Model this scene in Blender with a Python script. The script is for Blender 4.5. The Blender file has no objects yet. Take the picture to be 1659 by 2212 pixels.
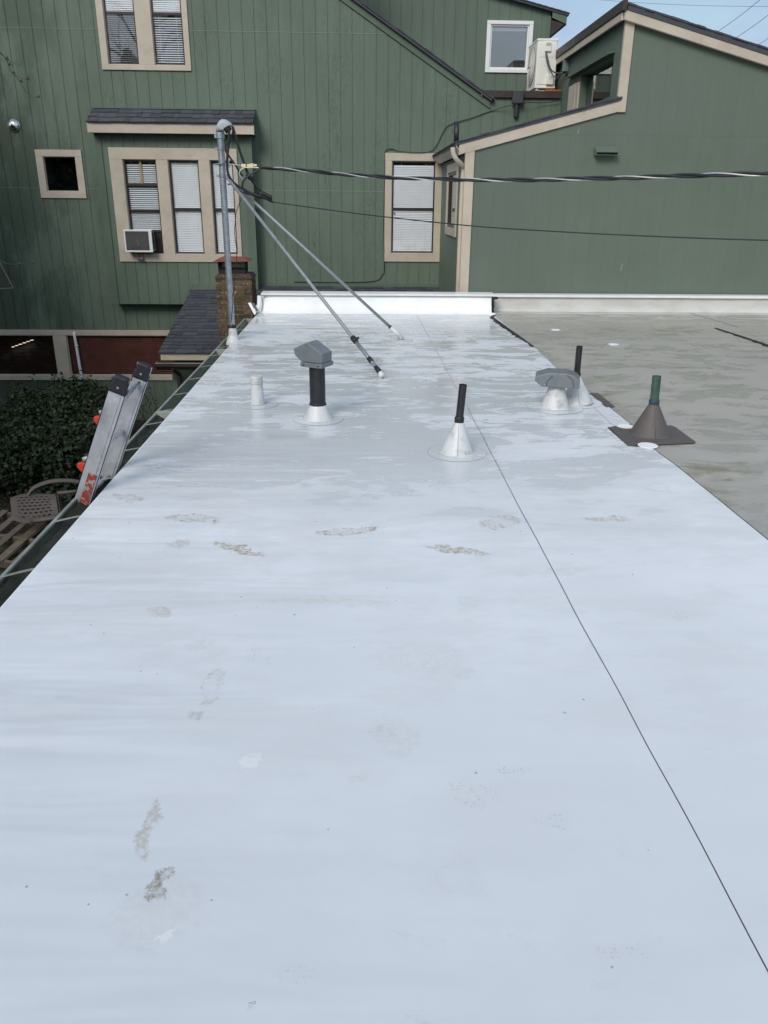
import bpy, math, random
import numpy as np
from mathutils import Vector, Matrix, noise as mnoise
random.seed(7)
R = math.radians
sc = bpy.context.scene
C = sc.collection

# ---------------------------------------------------------------- camera
FD = 3100/1.8228
def _n(v): v = np.array(v, float); return v/np.linalg.norm(v)
_Y = _n((-108, 1227, -3100)); _Z = np.array((76., 7839., 3100.)); _Z = _n(_Z-_Y*np.dot(_n(_Z), _Y)*np.linalg.norm(_Z)); _X = np.cross(_Y, _Z)
CM = np.array([_X, _Y, _Z]); CAMH = 1.5
cd = bpy.data.cameras.new("camera"); cam = bpy.data.objects.new("camera", cd); C.objects.link(cam)
cd.sensor_fit = 'VERTICAL'; cd.sensor_height = 24; cd.lens = 3100/4032*24
cd.clip_start = .05; cd.clip_end = 3000
mw = Matrix.Identity(4)
for i in range(3):
    for j in range(3): mw[i][j] = CM[i][j]
mw[2][3] = CAMH
cam.matrix_world = mw
sc.camera = cam

# ---------------------------------------------------------------- world, sun, exposure
w = bpy.data.worlds.new("World"); sc.world = w; w.use_nodes = True
nt = w.node_tree; nt.nodes.clear()
SUN_EL, SUN_AZ = R(36), R(205)          # behind the viewer, a little to the left
out = nt.nodes.new('ShaderNodeOutputWorld'); bg = nt.nodes.new('ShaderNodeBackground')
sky = nt.nodes.new('ShaderNodeTexSky'); sky.sky_type = 'NISHITA'; sky.sun_disc = False
sky.sun_elevation = SUN_EL; sky.sun_rotation = SUN_AZ; sky.air_density = 1.2; sky.dust_density = .7
tc = nt.nodes.new('ShaderNodeTexCoord'); mp = nt.nodes.new('ShaderNodeMapping'); mp.inputs['Scale'].default_value = (1.1, 1.1, 3.2)
mp.inputs['Location'].default_value = (.55, .2, .25)
nz = nt.nodes.new('ShaderNodeTexNoise'); nz.inputs['Scale'].default_value = 2.9; nz.inputs['Detail'].default_value = 6; nz.inputs['Roughness'].default_value = .55
rp = nt.nodes.new('ShaderNodeMapRange'); rp.inputs[1].default_value = .42; rp.inputs[2].default_value = .60
mx = nt.nodes.new('ShaderNodeMix'); mx.data_type = 'RGBA'
dp = nt.nodes.new('ShaderNodeVectorMath'); dp.operation = 'DOT_PRODUCT'; nt.links.new(tc.outputs['Generated'], dp.inputs[0])
dp.inputs[1].default_value = (math.sin(SUN_AZ)*math.cos(SUN_EL), math.cos(SUN_AZ)*math.cos(SUN_EL), math.sin(SUN_EL))
br_ = nt.nodes.new('ShaderNodeMapRange'); br_.inputs[1].default_value = -.66; br_.inputs[2].default_value = .35; nt.links.new(dp.outputs['Value'], br_.inputs[0])
cc = nt.nodes.new('ShaderNodeMix'); cc.data_type = 'RGBA'; cc.inputs[6].default_value = (3.7, 4.55, 6.7, 1); cc.inputs[7].default_value = (8.4, 9.4, 10.6, 1)
nt.links.new(br_.outputs[0], cc.inputs[0]); nt.links.new(cc.outputs[2], mx.inputs[7])
rp.inputs[3].default_value = .12; rp.inputs[4].default_value = .95
nt.links.new(tc.outputs['Generated'], mp.inputs[0]); nt.links.new(mp.outputs[0], nz.inputs[0]); nt.links.new(nz.outputs[0], rp.inputs[0])
nt.links.new(rp.outputs[0], mx.inputs[0]); nt.links.new(sky.outputs[0], mx.inputs[6]); nt.links.new(mx.outputs[2], bg.inputs[0])
bg.inputs[1].default_value = .081; nt.links.new(bg.outputs[0], out.inputs[0])
sl = bpy.data.lights.new("sun", 'SUN'); sun = bpy.data.objects.new("sun", sl); C.objects.link(sun)
sl.energy = 1.5; sl.angle = R(24); sl.color = (1, .95, .87)
# sun_rotation turns clockwise from +Y seen from above
sd = Vector((math.sin(SUN_AZ)*math.cos(SUN_EL), math.cos(SUN_AZ)*math.cos(SUN_EL), math.sin(SUN_EL)))
sun.rotation_euler = sd.to_track_quat('Z', 'Y').to_euler(); sun.location = (-6, -14, 12)
sc.view_settings.view_transform = 'Standard'; sc.view_settings.look = 'None'
sc.view_settings.exposure = .46; sc.view_settings.gamma = 1
sc.render.engine = 'CYCLES'
sc.cycles.max_bounces = 8; sc.cycles.transparent_max_bounces = 12

# ---------------------------------------------------------------- picture point -> point on a real plane
def P(px, py=None, X=None, Y=None, Z=None):
    if py is None: px, py = px
    d = CM @ np.array((px-829.5, 1106-py, -FD)); o = np.array((0, 0, CAMH))
    t = Y/d[1] if Y is not None else X/d[0] if X is not None else (Z-CAMH)/d[2]
    return Vector(o+t*d)
def cv(ox, oy, s): return lambda x, y: ((ox+x/s)/1.8228, (oy+y/s)/1.8228)
z1 = cv(0, 0, 1.508); z2 = cv(0, 500, 1.508); z3 = cv(800, 400, 1.8433); z4 = cv(1400, 0, 1.8433); z5 = cv(1900, 0, 1.476)
z6 = cv(1500, 500, 1.0886); z7 = cv(0, 1200, 1.659); z8 = cv(800, 1200, 1.3825); a1 = cv(1900, 1200, 1.476)
a3 = cv(0, 1300, 2.37); a4 = cv(780, 430, 4.484); a5 = cv(2000, 100, 2.37); a8 = cv(650, 1000, 3.318)
b2 = cv(600, 1800, 1.185); b6 = cv(300, 2500, 1.3825); b7 = cv(1500, 2500, 1.0886)

# ---------------------------------------------------------------- mesh helpers
ORG = {}
class MB:
    def __init__(s): s.v = []; s.f = []; s.sm = []
    def add(s, vs, fs, smooth=False):
        b = len(s.v); s.v += [Vector(p) for p in vs]; s.f += [tuple(i+b for i in f) for f in fs]; s.sm += [smooth]*len(fs); return s
    def box(s, x0, y0, z0, x1, y1, z1):
        x0, x1 = sorted((x0, x1)); y0, y1 = sorted((y0, y1)); z0, z1 = sorted((z0, z1))
        return s.add([(x0,y0,z0),(x1,y0,z0),(x1,y1,z0),(x0,y1,z0),(x0,y0,z1),(x1,y0,z1),(x1,y1,z1),(x0,y1,z1)],
                     [(0,3,2,1),(4,5,6,7),(0,1,5,4),(1,2,6,5),(2,3,7,6),(3,0,4,7)])
    def hexa(s, p):   # 8 points, bottom 4 then top 4
        return s.add(p, [(0,3,2,1),(4,5,6,7),(0,1,5,4),(1,2,6,5),(2,3,7,6),(3,0,4,7)])
    def prism(s, poly, axis, a, b):   # poly of 2d points extruded along axis from a to b
        f = {'y': lambda u, v, t: (u, t, v), 'x': lambda u, v, t: (t, u, v), 'z': lambda u, v, t: (u, v, t)}[axis]
        n = len(poly); vs = [f(u, v, a) for u, v in poly]+[f(u, v, b) for u, v in poly]
        return s.add(vs, [tuple(range(n)), tuple(range(2*n-1, n-1, -1))]+[(i, i+n, (i+1) % n+n, (i+1) % n) for i in range(n)])
    def tube(s, pts, r, n=8, cap=True, smooth=True):
        pts = [Vector(p) for p in pts]; rs = r if isinstance(r, (list, tuple)) else [r]*len(pts)
        vs = []; prev = None
        for i, p in enumerate(pts):
            t = (pts[min(i+1, len(pts)-1)]-pts[max(i-1, 0)]).normalized()
            if prev is None: a = t.orthogonal().normalized()
            else: a = (prev-t*prev.dot(t)).normalized()
            prev = a; b = t.cross(a)
            vs += [p+(a*math.cos(k*2*math.pi/n)+b*math.sin(k*2*math.pi/n))*rs[i] for k in range(n)]
        fs = []
        for i in range(len(pts)-1):
            for k in range(n):
                k2 = (k+1) % n; fs.append((i*n+k, i*n+k2, (i+1)*n+k2, (i+1)*n+k))
        s.add(vs, fs, smooth)
        if cap:
            b0 = len(s.v)-len(vs)
            s.f += [tuple(b0+k for k in range(n-1, -1, -1)), tuple(b0+(len(pts)-1)*n+k for k in range(n))]; s.sm += [False, False]
        return s
    def lathe(s, c, prof, n=32, axis=None, smooth=True):   # prof [(r,h)], c base, axis direction
        c = Vector(c); ax = Vector(axis or (0, 0, 1)).normalized(); a = ax.orthogonal().normalized(); b = ax.cross(a)
        if len(prof) > 8:
            vs = [c+ax*h+(a*math.cos(k*2*math.pi/n)+b*math.sin(k*2*math.pi/n))*max(r, 1e-4) for r, h in prof for k in range(n)]
            return s.add(vs, [(i*n+k, i*n+(k+1) % n, (i+1)*n+(k+1) % n, (i+1)*n+k) for i in range(len(prof)-1) for k in range(n)], smooth)
        for q0, q1 in zip(prof, prof[1:]):
            vs = [c+ax*h+(a*math.cos(k*2*math.pi/n)+b*math.sin(k*2*math.pi/n))*max(r, 1e-4) for r, h in (q0, q1) for k in range(n)]
            s.add(vs, [(k, (k+1) % n, n+(k+1) % n, n+k) for k in range(n)], smooth)
        return s
    def build(s, name, m, parent=None, bevel=0, origin=None):
        if parent is not None: og = ORG[parent.name]
        elif origin is not None: og = Vector(origin)
        else:
            xs = [p.x for p in s.v]; ys = [p.y for p in s.v]; og = Vector(((min(xs)+max(xs))/2, (min(ys)+max(ys))/2, min(p.z for p in s.v)))
        me = bpy.data.meshes.new(name); me.from_pydata([p-og for p in s.v], [], s.f); me.update()
        me.polygons.foreach_set('use_smooth', s.sm)
        ml = m if isinstance(m, list) else [m]
        for k in ml: me.materials.append(k)
        import bmesh
        bm = bmesh.new(); bm.from_mesh(me); bmesh.ops.recalc_face_normals(bm, faces=bm.faces); bm.to_mesh(me); bm.free()
        o = bpy.data.objects.new(name, me); C.objects.link(o)
        if parent is not None: o.parent = parent
        else: o.location = og
        ORG[o.name] = og
        if bevel:
            b = o.modifiers.new('b', 'BEVEL'); b.width = bevel; b.segments = 2; b.limit_method = 'ANGLE'; b.angle_limit = R(40)
        return o
def tag(o, label=None, cat=None, group=None, kind=None):
    for k, v in (('label', label), ('category', cat), ('group', group), ('kind', kind)):
        if v: o[k] = v
    return o
def empty(name, loc, label=None, cat=None, group=None):
    o = bpy.data.objects.new(name, None); C.objects.link(o); o.location = loc; o.empty_display_size = .1
    ORG[o.name] = Vector(loc); return tag(o, label, cat, group)
def smooth_pts(p, n=8):
    p = [Vector(q) for q in p]; q = [p[0]]+p+[p[-1]]; o = []
    for i in range(1, len(q)-2):
        a, b, c, d = q[i-1:i+3]
        for k in range(n):
            t = k/n; o.append(.5*((2*b)+(c-a)*t+(2*a-5*b+4*c-d)*t*t+(3*b-a-3*c+d)*t**3))
    return o+[p[-1]]

# ---------------------------------------------------------------- materials
class NT:
    def __init__(s, name):
        s.m = bpy.data.materials.new(name); s.m.use_nodes = True; s.t = s.m.node_tree
        s.b = s.t.nodes['Principled BSDF']; s.geo = s.t.nodes.new('ShaderNodeNewGeometry')
    def n(s, k, **kw):
        x = s.t.nodes.new('ShaderNode'+k)
        for a, b in kw.items(): setattr(x, a, b)
        return x
    def l(s, a, b): s.t.links.new(a, b)
    def inp(s, sock, v):
        if hasattr(v, 'is_output'): s.l(v, sock)
        elif isinstance(v, (tuple, list)): sock.default_value = tuple(v)+((1,) if len(v) == 3 and len(sock.default_value) == 4 else ())
        else: sock.default_value = v
    def math(s, op, a, b=0, c=0, clamp=False):
        x = s.n('Math', operation=op); x.use_clamp = clamp
        for i, v in enumerate((a, b, c)): s.inp(x.inputs[i], v)
        return x.outputs[0]
    def mp(s, vec, loc=(0,0,0), rot=(0,0,0), scale=(1,1,1), t='POINT'):
        x = s.n('Mapping', vector_type=t); s.l(vec, x.inputs[0]); x.inputs[1].default_value = loc; x.inputs[2].default_value = rot; x.inputs[3].default_value = scale
        return x.outputs[0]
    def noise(s, vec, scale, detail=4, rough=.55, dist=0, color=False):
        x = s.n('TexNoise'); s.l(vec, x.inputs['Vector']); x.inputs['Scale'].default_value = scale; x.inputs['Detail'].default_value = detail
        x.inputs['Roughness'].default_value = rough; x.inputs['Distortion'].default_value = dist
        return x.outputs[1 if color else 0]
    def ramp(s, v, a, b, lo=0, hi=1, smooth=True):
        x = s.n('MapRange'); x.interpolation_type = 'SMOOTHSTEP' if smooth else 'LINEAR'; s.l(v, x.inputs[0])
        for i, q in enumerate((a, b, lo, hi)): x.inputs[i+1].default_value = q
        return x.outputs[0]
    def mix(s, f, a, b, mode='MIX'):
        x = s.n('Mix', data_type='RGBA', blend_type=mode); s.inp(x.inputs[0], f); s.inp(x.inputs[6], a); s.inp(x.inputs[7], b); return x.outputs[2]
    def bump(s, h, strength=.3, dist=.01, prev=None):
        x = s.n('Bump'); s.l(h, x.inputs['Height']); x.inputs['Strength'].default_value = strength; x.inputs['Distance'].default_value = dist
        if prev is not None: s.l(prev, x.inputs['Normal'])
        return x.outputs[0]
    def sep(s, v):
        x = s.n('SeparateXYZ'); s.l(v, x.inputs[0]); return x.outputs
    def set(s, **kw):
        nm = dict(col='Base Color', rough='Roughness', metal='Metallic', spec='Specular IOR Level', normal='Normal', trans='Transmission Weight', emc='Emission Color', ems='Emission Strength', alpha='Alpha', coat='Coat Weight', coatr='Coat Roughness')
        for k, v in kw.items(): s.inp(s.b.inputs[nm[k]], v)
        return s.m

def simple(name, col, rough=.5, metal=0, var=.18, scale=6, bump=.1, bscale=60, dirt=None):
    t = NT(name); p = t.geo.outputs['Position']
    n1 = t.noise(p, scale, 5, .6); f = t.ramp(n1, .3, .7, 1-var, 1+var, False)
    c = t.mix(1.0, col, t.n('CombineXYZ').outputs[0], 'MULTIPLY') if False else None
    hs = t.n('HueSaturation'); hs.inputs['Color'].default_value = (*col, 1); t.l(f, hs.inputs['Value'])
    c = hs.outputs[0]
    if dirt:
        d = t.ramp(t.noise(p, scale*1.7, 6, .7), .5, .72); c = t.mix(t.math('MULTIPLY', d, dirt[1]), c, dirt[0])
    t.set(col=c, rough=t.ramp(n1, .3, .7, max(.03, rough-.08), min(1, rough+.08), False), metal=metal)
    if bump: t.set(normal=t.bump(t.noise(p, bscale, 3), bump, .003))
    return t.m

def green_paint(name, grain=1.0, base=(.119, .158, .120), dirt=.9, mottle=1.0):
    t = NT(name); p = t.geo.outputs['Position']
    big = t.noise(p, .55, 4, .6)
    streak = t.noise(t.mp(p, scale=(5, 5, .55)), 1.6, 5, .6)
    # rotary-cut plywood figure: thin contour lines of a stretched noise
    fig = t.noise(t.mp(p, scale=(5.5, 5.5, .9)), 1.1, 3, .5, .5)
    fr = t.math('SINE', t.math('MULTIPLY', fig, 95)); fr = t.ramp(fr, .25, 1)
    mask = t.ramp(t.noise(t.mp(p, scale=(1.2, 1.2, .5)), 1.3, 3), .42, .62)
    fr = t.math('MULTIPLY', t.math('MULTIPLY', fr, mask), t.ramp(t.noise(p, 14, 4), .35, .6))
    c = t.mix(t.ramp(big, .3, .7), tuple(x*.93 for x in base), tuple(x*1.07 for x in base))
    fade = t.ramp(streak, .35, .75)
    c = t.mix(t.math('MULTIPLY', fade, .25*mottle), c, tuple(x*1.35+.01 for x in base))
    c = t.mix(t.math('MULTIPLY', fr, .42*grain), c, (.048, .072, .054))
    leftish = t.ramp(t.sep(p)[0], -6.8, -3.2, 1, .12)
    mildew_shade = t.ramp(t.math('MULTIPLY_ADD', leftish, .17, t.noise(t.mp(p, scale=(1.5, 1.5, .6)), 1.2, 6, .65)), .5, .70)
    c = t.mix(t.math('MULTIPLY', t.math('MULTIPLY', mildew_shade, leftish), dirt), c, (.055, .078, .052))  # mildew blotches, plus the shade of the wall's left side put into the colour
    # a few paint chips
    v = t.n('TexVoronoi'); t.l(t.mp(p, scale=(1, 1, .6)), v.inputs['Vector']); v.inputs['Scale'].default_value = 2.3
    chip = t.math('LESS_THAN', v.outputs['Distance'], .012)
    c = t.mix(t.math('MULTIPLY', chip, .5), c, (.3, .33, .29))
    nb = t.bump(t.noise(t.mp(p, scale=(30, 30, 3)), 3, 4, .6), .25*grain+.05, .004)
    nb = t.bump(fr, .15*grain, .002, nb)
    return t.set(col=c, rough=.62, normal=nb, spec=.35)

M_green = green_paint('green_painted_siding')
M_green_s = green_paint('green_painted_smooth_siding', .06, base=(.119, .151, .119), dirt=.3, mottle=.35)
M_green_trim = green_paint('green_painted_trim', .25, base=(.100, .138, .102))
M_flash = green_paint('green_painted_flashing', .05, base=(.20, .26, .20), dirt=.4)
M_green_up = green_paint('green_painted_upper_siding', .15, base=(.112, .150, .115), dirt=.3)
M_beige = simple('beige_trim_paint', (.50, .44, .355), .55, var=.10, scale=3, dirt=((.33, .29, .22), .35))
M_brown_frame = simple('brown_window_frame', (.035, .022, .018), .4)
M_white_paint = simple('white_vinyl', (.78, .78, .77), .35, var=.04, bump=0)
M_black = simple('black_pipe_plastic', (.016, .017, .02), .42, var=.25, scale=12, dirt=((.05, .05, .05), .4))
M_cable = simple('black_cable_jacket', (.014, .014, .016), .45, bump=0)
M_alu_wire = simple('aluminium_wire', (.62, .61, .58), .4, .7, bump=0)
M_greyhood = simple('grey_hood_paint', (.17, .19, .20), .45, var=.12, scale=9, dirt=((.10, .10, .09), .5))
M_galv = simple('galvanised_steel', (.42, .46, .50), .38, .75, var=.16, scale=25, bump=.05)
M_galv_dull = simple('dull_galvanised_pipe', (.30, .31, .32), .5, .6, var=.2, scale=18, dirt=((.13, .11, .09), .5))
M_brace = simple('weathered_brace_pipe', (.30, .32, .34), .55, .35, var=.15, scale=18)
M_ladder = simple('ladder_aluminium', (.50, .51, .54), .42, .45, var=.15, scale=8, dirt=((.25, .25, .25), .5))
M_ladder_cap = simple('black_rubber_cap', (.010, .011, .016), .55)
M_red = simple('orange_red_plastic', (.50, .045, .022), .5, bump=0)
M_gutter = simple('gutter_green_paint', (.085, .115, .08), .45, var=.2, scale=7, dirt=((.03, .032, .02), .6))
M_gutter_lip = simple('gutter_lip_paint', (.27, .28, .25), .45, var=.25, dirt=((.2, .2, .16), .5))
M_debris = simple('wet_moss_debris', (.018, .021, .012), .75, var=.5, scale=20, bump=.8, bscale=70)
M_brown_metal = simple('brown_painted_metal', (.045, .03, .027), .45, var=.15)
M_clay = simple('rust_red_cap', (.19, .062, .042), .6, var=.25, scale=14, dirt=((.1, .05, .04), .5))
M_wood = simple('weathered_wood', (.17, .135, .10), .8, var=.35, scale=10, bump=.5)
M_redwood = simple('orange_wood_block', (.35, .10, .035), .6, var=.2)
M_chair = simple('taupe_plastic', (.125, .10, .088), .55, var=.15)
M_condenser = simple('cream_condenser_casing', (.78, .77, .70), .4, var=.05, scale=4, bump=0, dirt=((.62, .6, .52), .3))
M_dark = simple('dark_interior', (.012, .012, .013), .8, bump=0)
M_grille = simple('dark_grille', (.05, .05, .052), .6)
M_tape = simple('black_sealant', (.013, .013, .014), .6, var=.3, scale=30, bump=.5)
M_cream = simple('cream_plastic_wedge', (.66, .58, .36), .5, bump=0)
M_blue = simple('blue_tape', (.02, .10, .40), .5, bump=0)
M_fascia_white = simple('white_coated_metal', (.80, .80, .80), .35, var=.05)
M_greenpipe = simple('weathered_green_pipe', (.045, .10, .075), .55, var=.35, scale=14, dirt=((.02, .03, .03), .7))
M_brownboot = simple('brown_pipe_boot', (.105, .092, .085), .6, var=.12, scale=8, dirt=((.07, .06, .055), .4))
M_bark = simple('grey_bark', (.075, .062, .05), .85, var=.3)
M_mortar = simple('old_mortar', (.15, .135, .105), .9, var=.3, scale=12, bump=.6)

def boot_mat():
    t = NT('white_membrane_boot'); p = t.geo.outputs['Position']
    c = t.mix(t.ramp(t.noise(p, 9, 6, .7), .46, .70), (.64, .65, .65), (.42, .41, .37))
    return t.set(col=c, rough=.42, normal=t.bump(t.noise(p, 25, 3), .12, .004))
M_boot = boot_mat()

M_seam = simple('grey_seam_shadow', (.16, .17, .18), .6, bump=0)
M_seam_l = simple('pale_seam', (.42, .43, .43), .6, bump=0)
def shingle_mat():
    t = NT('charcoal_shingles'); p = t.geo.outputs['Position']
    r = t.geo.outputs['Random Per Island']
    c = t.mix(t.ramp(r, 0, 1, 0, 1, False), (.032, .034, .042), (.078, .081, .096))
    c = t.mix(t.ramp(t.noise(p, 90, 3, .7), .35, .75), c, (.10, .104, .12))
    return t.set(col=c, rough=.9, normal=t.bump(t.noise(p, 160, 2), .6, .004), spec=.25)
M_shingle = shingle_mat()

def brick_mat():
    t = NT('old_brown_brick'); p = t.geo.outputs['Position']; r = t.geo.outputs['Random Per Island']
    cr = t.n('ValToRGB'); t.l(r, cr.inputs[0]); e = cr.color_ramp.elements
    e[0].position = 0; e[0].color = (.085, .040, .026, 1); e[1].position = 1; e[1].color = (.13, .085, .048, 1)
    for q, col in ((.3, (.15, .085, .05)), (.6, (.055, .036, .026)), (.8, (.17, .10, .055))):
        x = e.new(q); x.color = (*col, 1)
    c = t.mix(t.ramp(t.noise(p, 22, 5, .7), .56, .68), cr.outputs[0], (.36, .32, .25))
    c = t.mix(t.math('MULTIPLY', t.ramp(t.noise(p, 5, 5, .7), .42, .62), .8), c, (.040, .042, .018))
    return t.set(col=c, rough=.9, normal=t.bump(t.noise(p, 60, 4, .7), .8, .006))
M_brick = brick_mat()

def glass_mat(name, refl=.5, tint=(.9, .95, .95)):
    t = NT(name); o = t.t.nodes['Material Output']
    tr = t.n('BsdfTransparent'); tr.inputs[0].default_value = (*tint, 1)
    gl = t.n('BsdfGlossy'); gl.inputs['Roughness'].default_value = .02; gl.inputs[0].default_value = (.95, .97, 1, 1)
    dt = t.n('VectorMath', operation='DOT_PRODUCT'); t.l(t.geo.outputs['Normal'], dt.inputs[0]); t.l(t.geo.outputs['Incoming'], dt.inputs[1])
    sch = t.math('POWER', t.math('SUBTRACT', 1, t.math('ABSOLUTE', dt.outputs['Value'])), 5)
    f = t.math('MULTIPLY_ADD', sch, .92, refl+.07, True)
    t.l(t.bump(t.noise(t.geo.outputs['Position'], 1.2, 2), .03, .02), gl.inputs['Normal'])
    m = t.n('MixShader'); t.l(f, m.inputs[0]); t.l(tr.outputs[0], m.inputs[1]); t.l(gl.outputs[0], m.inputs[2]); t.l(m.outputs[0], o.inputs[0])
    return t.m
M_glass = glass_mat('window_glass', .0, (.99, .99, .99)); M_glass_m = glass_mat('mirror_window_glass', .17); M_glass_d = glass_mat('dull_window_glass', .02, (.5, .5, .5))
M_screen = glass_mat('insect_screen_glass', .0, (.20, .185, .17))
M_blind = simple('white_blind_slats', (.80, .83, .86), .45, var=.03, bump=0)
M_blind_dark = simple('wooden_blind_slats', (.13, .042, .03), .5, var=.2)
M_blind_dim = simple('dark_brown_blind_slats', (.05, .026, .02), .5, var=.2)

# footprints and smudges on the white roof: centre, half size (x, y), turn, strength, colour, outline only
def W(px): q = P(px, Z=0); return (q.x, q.y)
ST = []
def stain(c, rx, ry, rot=0, k=1., col=(.36, .27, .17), ring=0):
    a = P(c[0]-rx, c[1], Z=0); b = P(c[0]+rx, c[1], Z=0); u = P(c[0], c[1]-ry, Z=0); d = P(c[0], c[1]+ry, Z=0); m = P(c[0], c[1], Z=0)
    ST.append(((m.x, m.y), (b.x-a.x)/2, (u.y-d.y)/2, R(rot), k, col, ring))
stain((417, 1118), 60, 7, -8, 1, (.33, .22, .14), ring=1)
stain((275, 1075), 38, 6, -25, .9, (.33, .23, .14), ring=1)
stain((752, 1148), 70, 7, 12, 1, (.33, .22, .14), ring=1)
stain((515, 1186), 72, 8, -33, 1.0, (.40, .33, .23))
stain((985, 1188), 76, 7, -14, 1.0, (.42, .36, .27))
stain((1080, 1126), 44, 12, 22, .8, ring=1)
stain((1313, 1120), 56, 6, -2, .6, (.40, .31, .21))
stain((1417, 1053), 30, 9, 14, .5, (.42, .38, .30), ring=1)
stain((345, 1322), 34, 16, 0, .5, (.42, .38, .31))
stain((458, 1480), 22, 40, 0, .65, (.40, .38, .33), ring=1)
stain((428, 1545), 22, 12, 0, .6, (.38, .34, .28))
stain((318, 1790), 18, 75, 0, .65, (.40, .36, .29))
stain((345, 1905), 24, 34, 0, .95, (.22, .18, .13))
stain((540, 2196), 11, 8, 0, .9, (.03, .04, .03), ring=1)
stain((1022, 1710), 60, 26, -8, .5, (.36, .38, .33), ring=2)
stain((1340, 2065), 70, 20, 0, .45, (.38, .38, .35), ring=2)
stain((1105, 1660), 40, 12, 0, .5, (.38, .39, .36), ring=2)
stain((1190, 1770), 50, 16, 10, .4, (.40, .41, .39), ring=2)
stain((640, 2110), 50, 26, 20, .35, (.42, .43, .42), ring=2)
stain((560, 1420), 44, 18, -20, .35, (.42, .40, .37), ring=2)
stain((1480, 1330), 44, 12, 15, .4, (.42, .41, .39), ring=2)
stain((980, 1890), 60, 45, 0, .16, (.42, .43, .42), ring=1)
stain((860, 1590), 60, 50, 0, .2, (.50, .48, .44))
stain((345, 1965), 110, 90, 0, .22, (.50, .48, .43))
stain((930, 2040), 34, 26, 0, .22, (.42, .44, .44), ring=1)
stain((385, 1175), 22, 10, 20, .5, (.38, .33, .26))
_rs = random.Random(3)
for _ in range(16): stain((_rs.uniform(150, 1500), _rs.uniform(1150, 2150)), _rs.uniform(18, 40), _rs.uniform(8, 18), _rs.uniform(-50, 50), _rs.uniform(.10, .24), (.45, .45, .43), ring=_rs.random() < .5)
stain((700, 1300), 150, 10, -4, .28, (.52, .47, .38))
stain((1200, 1235), 120, 9, 6, .25, (.50, .46, .39))
stain((450, 1400), 60, 14, -20, .25, (.50, .47, .40))
stain((900, 1420), 120, 40, 0, .22, (.56, .54, .50))
# light, freshly welded round patches
FRESH = [((352, 2022), 18, 13), ((546, 1640), 26, 18)]

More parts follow.
